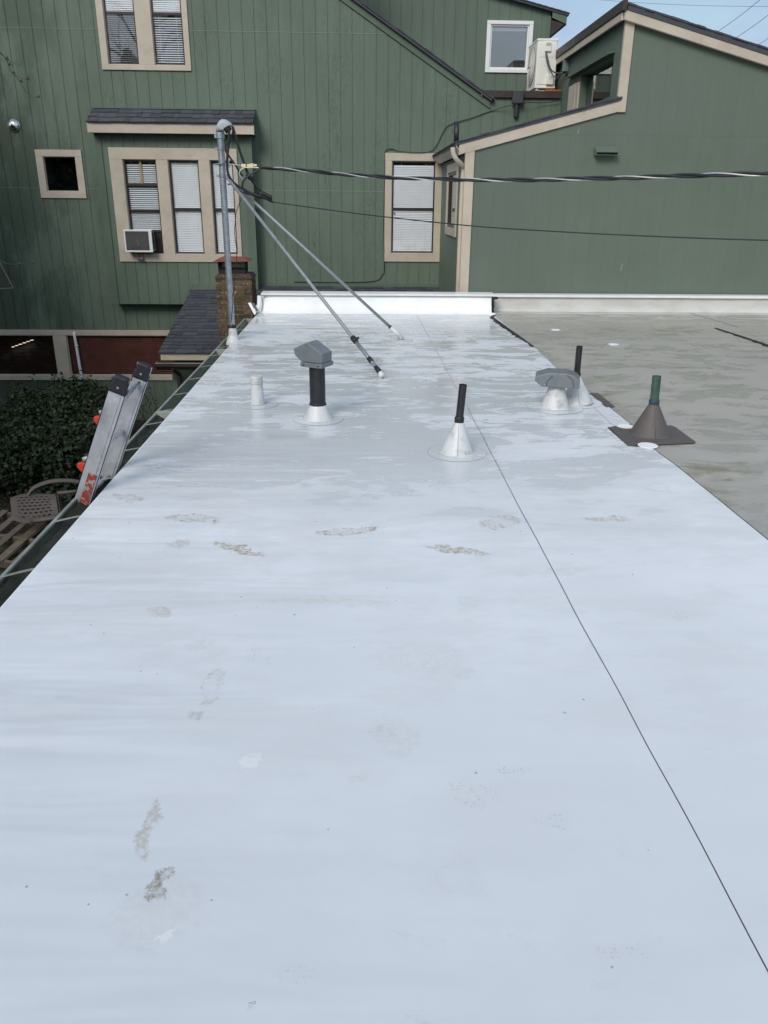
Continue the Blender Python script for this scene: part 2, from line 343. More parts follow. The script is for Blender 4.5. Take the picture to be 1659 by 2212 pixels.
def membrane():
    t = NT('white_roof_membrane'); p = t.geo.outputs['Position']; X, Yp, Zp = t.sep(p)
    # how wet: starts a few metres out, blotchy, dries to islands
    n1 = t.noise(t.mp(p, scale=(.62, 1.35, 1)), 2.3, 7, .64, .5)
    n2 = t.noise(t.mp(p, loc=(3, 1, 0), scale=(.5, 1.4, 1)), 6.5, 6, .66, .8)
    n3 = t.noise(t.mp(p, loc=(7, 2, 0), scale=(.6, 1.1, 1)), .75, 3, .5)
    near = t.ramp(Yp, 2.3, 5.0, -.18, 0)
    cen = t.n('VectorMath', operation='LENGTH'); t.l(t.mp(p, loc=(-.35, 5.0, 0), scale=(1.5, 1.7, 100), t='TEXTURE'), cen.inputs[0])
    pond = t.ramp(cen.outputs['Value'], .1, 1.35, .045, 0)
    s = t.math('ADD', t.math('MULTIPLY_ADD', n1, .55, near), t.math('MULTIPLY_ADD', n3, .35, pond))
    s = t.math('ADD', s, t.math('MULTIPLY', t.math('SUBTRACT', n2, .5), t.ramp(Yp, 3.0, 6, .30, .42)))
    wet = t.math('MULTIPLY', t.ramp(s, .440, .472), t.ramp(Yp, 3.0, 6.4, .38, 1)); wetsoft = t.ramp(t.math('ADD', s, t.ramp(Yp, 1.2, 2.8, -.05, .07)), .34, .50)
    cl = t.noise(t.mp(p, scale=(.6, 1, 1)), 1.1, 6, .6)
    cl2 = t.noise(t.mp(p, loc=(9, 4, 0), scale=(.5, 1, 1)), 3.2, 7, .68)
    dry = t.mix(t.ramp(cl, .35, .7), (.75, .77, .795), (.845, .865, .89))
    dry = t.mix(t.math('MULTIPLY', t.ramp(cl2, .46, .60), .42), dry, (.67, .67, .66))
    dry = t.mix(t.ramp(Yp, .8, 3.6, .8, 0, False), dry, (.585, .615, .65))  # vignette-like light falloff toward the viewer, put into the colour
    alg = t.math('MULTIPLY', t.ramp(X, .3, 1.3), t.ramp(Yp, 5.5, 8)); alg = t.math('MULTIPLY', alg, t.ramp(t.noise(p, .9, 6, .6), .42, .62))
    wc = t.mix(t.math('MULTIPLY', alg, .75), (.535, .56, .575), (.42, .44, .38))
    wc = t.mix(t.math('MULTIPLY', t.ramp(t.noise(p, 5, 5, .7), .5, .7), .35), wc, (.52, .52, .50))
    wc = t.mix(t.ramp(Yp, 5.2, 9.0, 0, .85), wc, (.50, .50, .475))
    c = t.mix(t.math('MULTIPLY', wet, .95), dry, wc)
    c = t.mix(t.math('MULTIPLY', wetsoft, .45), c, (.63, .65, .665))
    # tiny grit
    for sc_, th, am, prob in ((5.5, .034, .75, .5), (15, .09, .5, .72), (2.6, .013, .85, .3)):
        v = t.n('TexVoronoi'); t.l(t.mp(p, scale=(1, 1, 0)), v.inputs['Vector']); v.inputs['Scale'].default_value = sc_
        g = t.sep(v.outputs['Color'])
        on = t.math('MULTIPLY', t.math('GREATER_THAN', g[0], prob), t.math('LESS_THAN', v.outputs['Distance'], t.math('MULTIPLY', g[1], th)))
        c = t.mix(t.math('MULTIPLY', on, am), c, (.16, .13, .10))
    # faint scuffs
    sf = t.math('MULTIPLY', t.ramp(t.noise(t.mp(p, rot=(0, 0, .5), scale=(1, 3, 1)), 6, 6, .75), .60, .70), t.ramp(t.noise(p, 1.3, 3), .48, .62))
    c = t.mix(t.math('MULTIPLY', sf, .35), c, (.47, .46, .43))
    # stains
    dn = t.n('VectorMath', operation='MULTIPLY_ADD'); t.l(t.noise(p, 11, 5, .7, color=True), dn.inputs[0]); dn.inputs[1].default_value = (.13, .20, 0); t.l(p, dn.inputs[2])
    tv = t.n('TexVoronoi'); t.l(t.mp(p, scale=(1, 1, 0)), tv.inputs['Vector']); tv.inputs['Scale'].default_value = 78; tv.inputs['Randomness'].default_value = .45; vd = tv.outputs['Distance']
    sp = t.noise(t.mp(p, scale=(1, 1, 0)), 55, 4, .75); sp2 = t.noise(p, 18, 4, .7)
    for (cx, cy), rx, ry, rot, k, col, ring in ST:
        L = t.n('VectorMath', operation='LENGTH'); t.l(t.mp(dn.outputs[0], loc=(cx+.065, cy+.10, 0), rot=(0, 0, rot), scale=(rx, ry, 100), t='TEXTURE'), L.inputs[0]); d = L.outputs['Value']
        f = t.ramp(d, .65, 1.08, 1, 0)
        if ring == 2:
            c = t.mix(t.math('MULTIPLY', t.math('MULTIPLY', f, t.ramp(vd, .22, .42, 1, .12)), t.math('MULTIPLY', t.ramp(sp2, .36, .6), k)), c, col); continue
        if ring:
            edge = t.math('MULTIPLY', t.ramp(d, .45, .95, .30, 1), t.ramp(d, .92, 1.15, 1, 0)); f = t.math('MULTIPLY', edge, t.math('MULTIPLY', t.ramp(sp, .40, .60, .1, 1), t.ramp(sp2, .38, .6, .25, 1)))
        else: f = t.math('MULTIPLY', f, t.math('ADD', t.ramp(sp, .42, .58, .05, .75), t.ramp(sp2, .4, .6, 0, .4)), 0, True)
        c = t.mix(t.math('MULTIPLY', f, k), c, col)
    for cc, rx, ry in FRESH:
        m = P(cc, Z=0); a = P(cc[0]-rx, cc[1], Z=0); u = P(cc[0], cc[1]-ry, Z=0)
        L = t.n('VectorMath', operation='LENGTH'); t.l(t.mp(dn.outputs[0], loc=(m.x+.065, m.y+.10, 0), scale=(m.x-a.x, u.y-m.y, 100), t='TEXTURE'), L.inputs[0])
        c = t.mix(t.math('MULTIPLY', t.ramp(L.outputs['Value'], .93, 1.0, 1, 0), .5), c, (.82, .84, .85))
    # gentle ridges across the roll, strongest along the gutter side; fine weave
    rid = t.noise(t.mp(p, scale=(.55, 3.4, 1)), 1.0, 3, .5, .4); left = t.ramp(X, -1.4, .4, 1, .25)
    nb = t.bump(t.math('MULTIPLY', rid, left), .55, .045)
    nb = t.bump(t.noise(p, 1.6, 3), .2, .02, nb)
    nb2 = t.bump(t.noise(p, 22, 3, .6), .10, .003, nb)
    mxn = t.n('Mix', data_type='VECTOR'); t.l(wet, mxn.inputs[0]); t.l(nb2, mxn.inputs[4]); t.l(nb, mxn.inputs[5])
    rough = t.math('MULTIPLY_ADD', wet, -.25, .38)
    rough = t.math('ADD', rough, t.ramp(n2, .3, .7, -.03, .07))
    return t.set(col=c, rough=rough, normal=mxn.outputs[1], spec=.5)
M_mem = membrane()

def oldmembrane():
    t = NT('old_grey_membrane'); p = t.geo.outputs['Position']
    n1 = t.noise(p, .5, 6, .62); n2 = t.noise(t.mp(p, scale=(.7, 1.2, 1)), 3.4, 7, .65, .5); n3 = t.noise(p, 18, 4, .7)
    c = t.mix(t.ramp(n1, .35, .65), (.355, .34, .30), (.41, .39, .345))
    c = t.mix(t.math('MULTIPLY', t.ramp(n2, .47, .60), .30), c, (.28, .27, .24))
    c = t.mix(t.math('MULTIPLY', t.ramp(n3, .55, .68), .5), c, (.45, .43, .39))
    alg = t.math('MULTIPLY', t.ramp(t.noise(t.mp(p, loc=(5, 2, 0)), .8, 5, .6), .55, .68), t.ramp(n2, .4, .6))
    c = t.mix(t.math('MULTIPLY', alg, .7), c, (.20, .19, .10))
    wet = t.ramp(n2, .45, .56)
    for sc_, th in ((4.5, .06), (11, .06), (24, .09)):
        v = t.n('TexVoronoi'); t.l(t.mp(p, scale=(1, 1.6, 0)), v.inputs['Vector']); v.inputs['Scale'].default_value = sc_
        g = t.sep(v.outputs['Color']); on = t.math('MULTIPLY', t.math('GREATER_THAN', g[0], .5), t.math('LESS_THAN', v.outputs['Distance'], t.math('MULTIPLY', g[1], th)))
        c = t.mix(t.math('MULTIPLY', on, .75), c, (.07, .06, .045))
    nb = t.bump(t.noise(t.mp(p, scale=(.6, 2, 1)), 2, 4), .3, .02)
    return t.set(col=c, rough=t.ramp(wet, 0, 1, .55, .24), normal=nb)
M_old = oldmembrane()

def oldparapet():
    t = NT('aged_white_flashing'); p = t.geo.outputs['Position']
    c = t.mix(t.ramp(t.noise(t.mp(p, scale=(1, 1, 3)), 2, 6, .6), .4, .65), (.58, .575, .55), (.50, .495, .46))
    return t.set(col=c, rough=.5, normal=t.bump(t.noise(p, 3, 4), .3, .02))
M_oldpar = oldparapet()

def soil():
    t = NT('damp_soil'); p = t.geo.outputs['Position']
    c = t.mix(t.ramp(t.noise(p, 3, 8, .7), .4, .65), (.020, .016, .012), (.05, .040, .028))
    c = t.mix(t.ramp(t.noise(p, 1.1, 5), .5, .65), c, (.018, .028, .010))
    return t.set(col=c, rough=.95, normal=t.bump(t.noise(p, 14, 6, .75), 1, .05))
M_soil = soil()
def leafmat(name, a, b):
    t = NT(name); r = t.geo.outputs['Random Per Island']
    c = t.mix(r, a, b); t.set(col=c, rough=.5, spec=.4)
    return t.m
M_leaf = leafmat('dark_green_leaves', (.008, .016, .006), (.034, .056, .018))
M_litter = leafmat('fallen_leaves', (.05, .035, .02), (.16, .12, .07))
M_conifer = leafmat('evergreen_needles', (.02, .035, .015), (.045, .07, .03))

# ---------------------------------------------------------------- ground
G = -2.6
gm = MB(); gm.add([(-400, -400, G), (400, -400, G), (400, 400, G), (-400, 400, G)], [(0, 1, 2, 3)])
tag(gm.build('ground', M_soil), kind='structure')

# far hills behind the viewer (they show in the window reflections)
hm = MB(); N = 60; vs = []
for i in range(N+1):
    a = R(180+170*i/N); r = 420; h = 64+16*mnoise.noise(Vector((i*.13, 0, 3)))+8*mnoise.noise(Vector((i*.5, 1, 3)))
    vs += [(r*math.cos(a), r*math.sin(a), G-2), (r*1.15*math.cos(a), r*1.15*math.sin(a), h), (r*1.4*math.cos(a), r*1.4*math.sin(a), G-2)]
hm.add(vs, [(3*i+k, 3*i+3+k, 3*i+4+k, 3*i+1+k) for i in range(N) for k in (0, 1)], True)
tag(hm.build('hills', M_conifer), kind='structure')

# ---------------------------------------------------------------- siding with real grooves
def clip(poly, a, b, c):     # keep a*u+b*v<=c
    o = []
    for i in range(len(poly)):
        p, q = poly[i], poly[(i+1) % len(poly)]; dp = a*p[0]+b*p[1]-c; dq = a*q[0]+b*q[1]-c
        if dp <= 1e-9: o.append(p)
        if (dp < -1e-9 and dq > 1e-9) or (dp > 1e-9 and dq < -1e-9):
            t = dp/(dp-dq); o.append((p[0]+t*(q[0]-p[0]), p[1]+t*(q[1]-p[1])))
    return o
def rect(poly, u0, u1, v0, v1):
    for k in ((-1, 0, -u0), (1, 0, u1), (0, -1, -v0), (0, 1, v1)):
        if len(poly) < 3: return []
        poly = clip(poly, *k)
    return poly if len(poly) > 2 else []
def siding(polys, holes, f, period=.2055, phase=0, groove=.017, depth=.009, seams=(), back=True, sw=.004):
    mb = MB()
    for poly in polys:
        u0 = min(p[0] for p in poly); u1 = max(p[0] for p in poly); v0 = min(p[1] for p in poly); v1 = max(p[1] for p in poly)
        for layer in ((0, 1) if back else (1,)):
            br = {u0, u1}; k = math.floor((u0-phase)/period); gr = []
            while phase+k*period < u1:
                g = phase+k*period; k += 1
                if layer and u0 < g < u1: br |= {max(u0, g-groove/2), min(u1, g+groove/2)}; gr.append(g)
            for h in holes: br |= {x for x in h[:2] if u0 < x < u1}
            br = sorted(br)
            for a, b in zip(br, br[1:]):
                if b-a < 1e-5: continue
                m = (a+b)/2
                if layer and any(abs(m-g) < groove/2*.99 for g in gr): continue
                cuts = [(v0, v1)]
                bl = [(h[2], h[3]) for h in holes if h[0] <= m <= h[1]]
                if layer: bl += [(s-sw, s+sw) for s in seams]
                for (c0, c1) in bl:
                    nc = []
                    for (p, q) in cuts:
                        if c1 <= p or c0 >= q: nc.append((p, q)); continue
                        if c0 > p: nc.append((p, c0))
                        if c1 < q: nc.append((c1, q))
                    cuts = nc
                for (p, q) in cuts:
                    pl = rect(list(poly), a, b, p, q)
                    if len(pl) < 3: continue
                    if layer == 0: mb.add([f(x, y, 0) for x, y in pl], [tuple(range(len(pl)))])
                    else:
                        n = len(pl); mb.add([f(x, y, 0) for x, y in pl]+[f(x, y, depth) for x, y in pl],
                                            [tuple(range(n, 2*n))]+[(i, (i+1) % n, (i+1) % n+n, i+n) for i in range(n)])
    return mb
def frameprof(mb, f, x0, x1, z0, z1, wl, wr, wb, wt, d0, d1):
    """four boards round an opening; outer rectangle x0..x1, z0..z1"""
    def bx(a, b, c, d):
        ps = [f(a, c, d0), f(b, c, d0), f(b, d, d0), f(a, d, d0), f(a, c, d1), f(b, c, d1), f(b, d, d1), f(a, d, d1)]
        mb.hexa(ps)
    if wb: bx(x0, x1, z0, z0+wb)
    if wt: bx(x0, x1, z1-wt, z1)
    bx(x0, x0+wl, z0+wb, z1-wt); bx(x1-wr, x1, z0+wb, z1-wt)
    return mb
def fbox(mb, f, a, b, c, d, e, g):
    return mb.hexa([f(a, c, e), f(b, c, e), f(b, d, e), f(a, d, e), f(a, c, g), f(b, c, g), f(b, d, g), f(a, d, g)])
def window(parent, f, x0, x1, z0, z1, rails=(), sash=.03, mat_sash=M_brown_frame, glass=M_glass, blinds=None, depth=.028, name='window', label=None, front=-.012):
    """opening x0..x1, z0..z1 recessed by depth; blinds = list of (za, zb, material, pitch, tilt)"""
    m = frameprof(MB(), f, x0, x1, z0, z1, sash, sash, sash, sash, -depth, front)
    for r in rails: fbox(m, f, x0+sash, x1-sash, r-.02, r+.02, -depth, -.004)
    wd = m.build(name, mat_sash, parent, bevel=.003)
    if label: wd['label'] = label
    g = MB(); g.add([f(x0+sash, z0+sash, -depth+.01), f(x1-sash, z0+sash, -depth+.01), f(x1-sash, z1-sash, -depth+.01), f(x0+sash, z1-sash, -depth+.01)], [(0, 1, 2, 3)]); g.build('pane', glass, wd)
    # the dark room behind
    rm = MB(); a, b, c, d = x0, x1, z0, z1
    P8 = [f(a, c, -depth-.001), f(b, c, -depth-.001), f(b, d, -depth-.001), f(a, d, -depth-.001), f(a, c, -.9), f(b, c, -.9), f(b, d, -.9), f(a, d, -.9)]
    rm.add(P8, [(0, 1, 5, 4), (1, 2, 6, 5), (2, 3, 7, 6), (3, 0, 4, 7), (4, 5, 6, 7)]); rm.build('room_lining', M_dark, wd)
    for (za, zb, mt, pitch, tilt) in blinds or []:
        s = MB(); n = int((zb-za)/pitch); hw = pitch*.62
        for i in range(n):
            z = za+(i+.5)*pitch; dz = math.sin(tilt)*hw; dd = math.cos(tilt)*hw; zz = z+random.uniform(-.0008, .0008)
            s.hexa([f(x0+sash+.006, zz-dz, -depth-.013+dd), f(x1-sash-.006, zz-dz, -depth-.013+dd), f(x1-sash-.006, zz+dz, -depth-.013-dd), f(x0+sash+.006, zz+dz, -depth-.013-dd),
                    f(x0+sash+.006, zz-dz+.001, -depth-.013+dd), f(x1-sash-.006, zz-dz+.001, -depth-.013+dd), f(x1-sash-.006, zz+dz+.001, -depth-.013-dd), f(x0+sash+.006, zz+dz+.001, -depth-.013-dd)])
        for q in (.22, .78):
            x = x0+(x1-x0)*q; fbox(s, f, x-.0015, x+.0015, za, zb, -depth-.008, -depth-.006)
        s.build('blind', mt, wd)
    return wd
YW, YB, YU, YA = 15.4, 15.15, 17.1, 12.0
def fm(Yp): return lambda u, v, d: (u, Yp-d, v)
fW, fB, fU, fA = fm(YW), fm(YB), fm(YU), fm(YA)
def fS(Xp): return lambda u, v, d: (Xp-d, u, v)

# ---------------------------------------------------------------- main green house
house = empty('green_house', (-2, 15.4, G), 'large green board-sided house with beige trimmed windows across the whole far side', 'house')
PH = .0
mainpoly = [(-11, G), (-.01, G), (-.01, 6.4), (-11, 6.4)]
rk = lambda x: 4.616-.611*(x+.006)
polyR1 = [(-.01, G), (2.4, G), (2.4, rk(2.4)+.03), (-.01, rk(-.01)+.03)]
polyR2 = [(2.4, G), (3.9, G), (3.9, 3.25), (2.4, 3.25)]
x_bay0, x_bay1 = -4.50, -1.83
wins_main = [  # opening rectangles
    (-4.20, -3.68, 3.61, 5.1), (-3.42, -2.90, 3.61, 5.1),         # upper pair
    (-5.52, -4.96, 1.60, 2.17),                                    # small square one
    (.635, 1.43, .59, 2.165),                                      # right one
    (-8.6, -5.79, -1.71, -.94), (-5.55, -2.6, -1.71, -.94),        # lower band
]
holes = [(a, b, c, d) for a, b, c, d in wins_main]
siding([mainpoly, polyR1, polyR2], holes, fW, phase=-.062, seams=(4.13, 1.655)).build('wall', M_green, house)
for xa, xb, zz in ((-9, -4.32, 4.13), (-2.81, .78, 4.13), (-9, -5.65, 1.655), (-4.83, x_bay0, 1.655), (x_bay1+.02, .50, 1.655)):
    m = MB(); fbox(m, fW, xa, xb, zz-.004, zz+.004, .0092, .013); m.build('panel_flashing', M_flash, house)
# bay
bpoly = [(x_bay0, -.325), (x_bay1, -.325), (x_bay1, 2.60), (x_bay0, 2.60)]
bw = [(-4.085, -3.50, .54, 2.13), (-3.33, -2.78, .54, 2.13), (-2.60, -2.19, .54, 2.13)]
bw = [(-4.07, -3.49, .56, 2.13), (-3.29, -2.755, .56, 2.13), (-2.565, -2.155, .56, 2.13)]
bay = siding([bpoly], bw, fB, period=.19, phase=-4.41, groove=.014)
bay.box(x_bay0, YB+.002, -.325, x_bay1, YW-.001, -.30)
bay.box(x_bay1-.02, YB+.002, -.30, x_bay1, YW-.001, 2.60); bay.box(x_bay0, YB+.002, -.30, x_bay0+.02, YW-.001, 2.60)
bay.box(x_bay0+.02, YB+.002, 2.57, x_bay1-.02, YW-.001, 2.60)
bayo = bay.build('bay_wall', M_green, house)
for q0, q1 in ((x_bay1-.13, x_bay1+.012), (x_bay0-.012, x_bay0+.10)):
    cb = MB(); fbox(cb, fB, q0, q1, -.325, 2.53, .009, .028); cb.build('corner_board', M_green_trim, bayo, bevel=.003)
fl = MB(); fbox(fl, fW, x_bay1+.01, 1.55, -.01, .045, .009, .02); fbox(fl, fB, -3.1, x_bay1+.0, -.07, .035, .029, .036)
fl.build('flashing', M_green_trim, house)
# soffit shadow board under the bay
# bay roof: shingles
def shingles(x0, x1, p_lo, p_hi, exposure=.135, tab=.3, thick=.019, jitter=.006):
    """p = (y, z) of eave and top; courses with overlapping tabs"""
    mb = MB(); dy = p_hi[0]-p_lo[0]; dz = p_hi[1]-p_lo[1]; L = math.hypot(dy, dz); uy, uz = dy/L, dz/L; ny, nz_ = -uz, uy
    n = max(1, int(round(L/exposure))); e = L/n
    for i in range(n):
        s0 = i*e; x = x0-random.uniform(0, tab)
        while x < x1:
            wd = random.choice((.09, .13, .17, .2, .24))
            a, b = max(x, x0), min(x+wd-.004, x1); x += wd
            if b-a < .01: continue
            drop = random.choice((0, 0, 0, .022, .03))*(i > 0); lo = s0-drop+random.uniform(-.003, .003)-(.02 if i == 0 else 0)
            th = thick*random.uniform(.75, 1.25); lift = .0008*(i % 2)+random.uniform(0, .0012)
            def pt(xx, s, h): return (xx, p_lo[0]+uy*s+ny*h, p_lo[1]+uz*s+nz_*h)
            hi = s0+e+.004
            mb.hexa([pt(a, lo, lift), pt(b, lo, lift), pt(b, hi, lift-.004), pt(a, hi, lift-.004), pt(a, lo, lift+th), pt(b, lo, lift+th), pt(b, hi, lift+.002), pt(a, hi, lift+.002)])
    return mb
br = empty('x', (0, 0, 0)); bpy.data.objects.remove(br)
ev = P(z1(1000, 735), Y=14.70); tp = P(z1(1000, 650), Y=YW)
xe0, xe1 = P(z1(512, 722), Y=14.92).x, P(z1(1503, 745), Y=14.92).x
rf = shingles(xe0, xe1, (14.92, 2.70), (15.37, 2.935), .15)
rf.add([(xe0, 14.92, 2.694), (xe1, 14.92, 2.694), (xe1, 15.38, 2.93), (xe0, 15.38, 2.93)], [(0, 1, 2, 3)])
brf = rf.build('bay_roof', M_shingle, house)
m = MB(); m.box(xe0-.005, 14.94, 2.53, xe1+.01, 14.965, 2.684); m.build('fascia', M_beige, brf, bevel=.003)
m = MB()
pts = [(xe0+(xe1-xe0)*i/40, 14.925+.004*math.sin(i*1.3), 2.687+.008*mnoise.noise(Vector((i*.4, 0, 0)))) for i in range(41)]
m.tube(pts, .006, 5); m.build('drip_edge', M_gutter_lip, brf)
m = MB(); m.box(xe0+.05, 14.9655, 2.54, xe1-.05, YB-.03, 2.555); m.box(xe0+.02, 14.9655, 2.53, xe0+.05, YW-.01, 2.69); m.box(xe1-.05, 14.9655, 2.53, xe1-.02, YW-.01, 2.69); m.build('soffit', M_green_trim, brf)
m = MB(); m.box(xe0, 15.345, 2.94, xe1, 15.389, 2.965); m.build('head_flashing', M_green_trim, brf)

def trimset(parent, f, x0, x1, z0, z1, openings, head, sill, proud=.035, name='window_trim'):
    """boards filling outer rectangle except openings (all same z range)"""
    mb = MB(); oz0 = openings[0][2]; oz1 = openings[0][3]
    fbox(mb, f, x0, x1, oz1, z1, .009, proud); fbox(mb, f, x0, x1, z0, oz0, .009, proud)
    xs = [x0]+[q for o in openings for q in o[:2]]+[x1]
    for i in range(0, len(xs), 2): fbox(mb, f, xs[i], xs[i+1], oz0, oz1, .009, proud-.003)
    # reveals
    for o in openings:
        frameprof(mb, f, o[0]-.0015, o[1]+.0015, o[2]-.0015, o[3]+.0015, .013, .013, .013, .013, -.055, .006)
    return mb.build(name, M_beige, parent, bevel=.004)
TB = R(55)
# upper pair
trimset(house, fW, -4.315, -2.812, 3.53, 5.2, wins_main[:2], 0, 0)
window(house, fW, *wins_main[0], rails=(4.375,), blinds=[(3.65, 4.36, M_blind, .03, R(25)), (4.39, 5.05, M_blind, .03, TB)], glass=M_glass, label='upper left sash window with a dark screened lower half')
sc_ = MB(); fbox(sc_, fW, -4.16, -3.72, 3.645, 4.355, -.031, -.0305)
sc_.build('insect_screen', M_screen, bpy.data.objects['window'])
window(house, fW, *wins_main[1], rails=(4.375,), blinds=[(3.65, 4.36, M_blind, .034, R(28)), (4.39, 5.05, M_blind, .03, TB)])
# small square window
trimset(house, fW, -5.645, -4.84, 1.49, 2.28, [wins_main[2]], 0, 0)
window(house, fW, *wins_main[2], glass=M_glass, sash=.02)
# right window
trimset(house, fW, .51, 1.555, .443, 2.292, [wins_main[3]], 0, 0)
window(house, fW, *wins_main[3], rails=(1.365,), blinds=[(.63, 1.345, M_blind, .0295, TB), (1.385, 2.12, M_blind, .0295, TB)])
# bay windows
trimset(house, fB, -4.295, -2.085, .428, 2.315, bw, 0, 0)
window(house, fB, bw[0][0], bw[0][1], .93, 2.13, rails=(1.30, 1.72), blinds=[(.97, 2.09, M_blind, .034, R(34))], depth=.05, label='left bay window, half open blind above the air conditioner')
st = MB(); fbox(st, fB, -3.80, -3.765, 1.74, 2.11, -.036, -.03); st.build('wooden_stick', simple('tan_stick', (.36, .22, .10), .6), bpy.data.objects['window.004'])
for b in bw[1:]:
    window(house, fB, *b, rails=(1.33,), blinds=[(.60, 1.31, M_blind, .0295, TB), (1.35, 2.09, M_blind, .0295, TB)], depth=.05)
for q, f_ in ((bw[1], fB), (bw[2], fB), (wins_main[3], fW)):
    m = MB(); fbox(m, f_, q[0]+.045, q[0]+.07, 1.27, 1.295, -.017, -.016); m.build('blue_sticker', M_blue, house)
# filler panel under the left sash, behind the air conditioner
m = MB(); fbox(m, fB, bw[0][0]+.001, bw[0][1]-.001, .56, .93, -.05, -.03); m.build('filler_panel', M_brown_frame, bpy.data.objects['window.004'])
# lower band of windows
lt = MB(); fbox(lt, fW, -9.5, -2.6, -.94, -.84, .009, .04); fbox(lt, fW, -9.5, -2.6, -1.80, -1.71, .009, .04); fbox(lt, fW, -5.79, -5.55, -1.71, -.94, .009, .037); fbox(lt, fW, -8.72, -8.6, -1.71, -.94, .009, .037)
for o in wins_main[4:]: frameprof(lt, fW, o[0]-.0015, o[1]+.0015, o[2]-.0015, o[3]+.0015, .02, .02, .02, .02, -.055, .006)
lt.build('window_trim', M_beige, house, bevel=.004)
wl = window(house, fW, *wins_main[4], blinds=[(-1.67, -.98, M_blind_dim, .026, R(18))], glass=M_glass, label='dark lower window with a lit tube lamp inside')
lm = NT('lit_tube'); lm.set(col=(1, .9, .7), emc=(1, .85, .6), ems=1.1)
tb = MB(); tb.tube([P(z7(78, 277), Y=YW+.13), P(z7(218, 228), Y=YW+.13)], .010, 8); tb.build('tube_lamp', lm.m, wl)
window(house, fW, *wins_main[5], blinds=[(-1.67, -.98, M_blind_dark, .034, R(42))], glass=M_glass, label='lower window with a red brown slatted blind')

# rake roof of the front gable
m = MB()
def rkq(x0, x1, o0, o1, y0, y1):
    return [(x0, y0, rk(x0)+o0), (x1, y0, rk(x1)+o0), (x1, y1, rk(x1)+o0), (x0, y1, rk(x0)+o0), (x0, y0, rk(x0)+o1), (x1, y0, rk(x1)+o1), (x1, y1, rk(x1)+o1), (x0, y1, rk(x0)+o1)]
m.hexa(rkq(-3.2, 2.36, -.045, 0, YW-.10, YU-.02))
rr = m.build('gable_roof', M_shingle, house)
m = MB()
for i in range(46):      # ragged shingle ends along the rake
    xa = -3.2+i*.122; m.hexa(rkq(xa, xa+.118, .001, .022+random.uniform(-.006, .006), YW-.112+random.uniform(-.008, .008), YW+.5))
m.build('shingle_edge', M_shingle, rr)
m = MB(); m.hexa(rkq(-3.2, 2.345, -.165, -.047, YW-.04, YW-.01)); m.hexa(rkq(-3.2, 2.36, -.205, -.10, YW-.0098, YW+.0-.0092+.0001)) if False else None
m.build('rake_board', M_green_trim, rr, bevel=.004)
# upper, set back wall
urk = lambda x: 5.004-.223*(x-2.822)
upoly = [(-3.5, 3.1), (3.66, 3.1), (3.66, urk(3.66)-.0), (-3.5, urk(-3.5))]
uwin = (2.54, 3.27, 3.87, 4.605)
siding([upoly], [uwin], fU, phase=.02, period=.205).build('upper_wall', M_green_up, house)
m = MB(); m.box(3.60, YU-.03, 3.1, 3.672, YU-.0105, urk(3.66)-.06); m.build('corner_board', M_green_trim, house, bevel=.003)
m = MB(); m.box(3.64, YU+.002, 3.1, 3.66, YU+2.5, urk(3.66)-.02); m.build('side_wall', M_green_up, house)
m = MB()
q = lambda x, o: urk(x)+o
m.hexa([(-3.5, YU-.12, q(-3.5, .0)), (3.98, YU-.12, q(3.98, 0)), (3.98, YU+2.6, q(3.98, 0)), (-3.5, YU+2.6, q(-3.5, 0)), (-3.5, YU-.12, q(-3.5, .035)), (3.98, YU-.12, q(3.98, .035)), (3.98, YU+2.6, q(3.98, .035)), (-3.5, YU+2.6, q(-3.5, .035))])
for i in range(50):
    xa = -2.1+i*.122
    m.hexa([(xa, YU-.135, q(xa, .037)), (xa+.116, YU-.135, q(xa+.116, .034)), (xa+.116, YU+.4, q(xa+.116, .036)), (xa, YU+.4, q(xa, .036)), (xa, YU-.135, q(xa, .056)), (xa+.116, YU-.135, q(xa+.116, .05)), (xa+.116, YU+.4, q(xa+.116, .056)), (xa, YU+.4, q(xa, .056))])
ur = m.build('upper_roof', M_shingle, house)
m = MB(); m.hexa([(3.675, YU-.10, q(3.675, -.10)), (3.95, YU-.10, q(3.95, -.14)), (3.95, YU-.08, q(3.95, -.14)), (3.675, YU-.08, q(3.675, -.10)), (3.675, YU-.10, q(3.675, -.002)), (3.95, YU-.10, q(3.95, -.002)), (3.95, YU-.08, q(3.95, -.002)), (3.675, YU-.08, q(3.675, -.002))])
m.box(3.93, YU-.079, q(3.95, -.15), 3.955, YU+2.5, q(3.95, -.003)); m.build('eave_board', M_green_trim, ur)
m = MB(); m.hexa([(3.665, YU-.078, 4.42), (3.67, YU-.078, 4.42), (3.67, YU+2.4, 4.42), (3.665, YU+2.4, 4.42), (3.67, YU-.078, 4.68), (3.928, YU-.078, 4.62), (3.928, YU+2.4, 4.62), (3.67, YU+2.4, 4.68)]); m.build('eave_soffit', M_brown_frame, ur)
uw = window(house, fU, *uwin, front=.0105, sash=.028, mat_sash=M_white_paint, glass=M_glass_m, depth=.04, label='white framed upper window with a clear reflection')
frameprof(MB(), fU, 2.468, 3.345, 3.805, 4.668, .075, .075, .065, .063, .009, .04).build('frame', M_white_paint, uw, bevel=.006)
m = MB(); fbox(m, fU, 2.58, 3.23, 4.52, 4.57, -.12, -.08); m.build('blind', M_blind, uw)
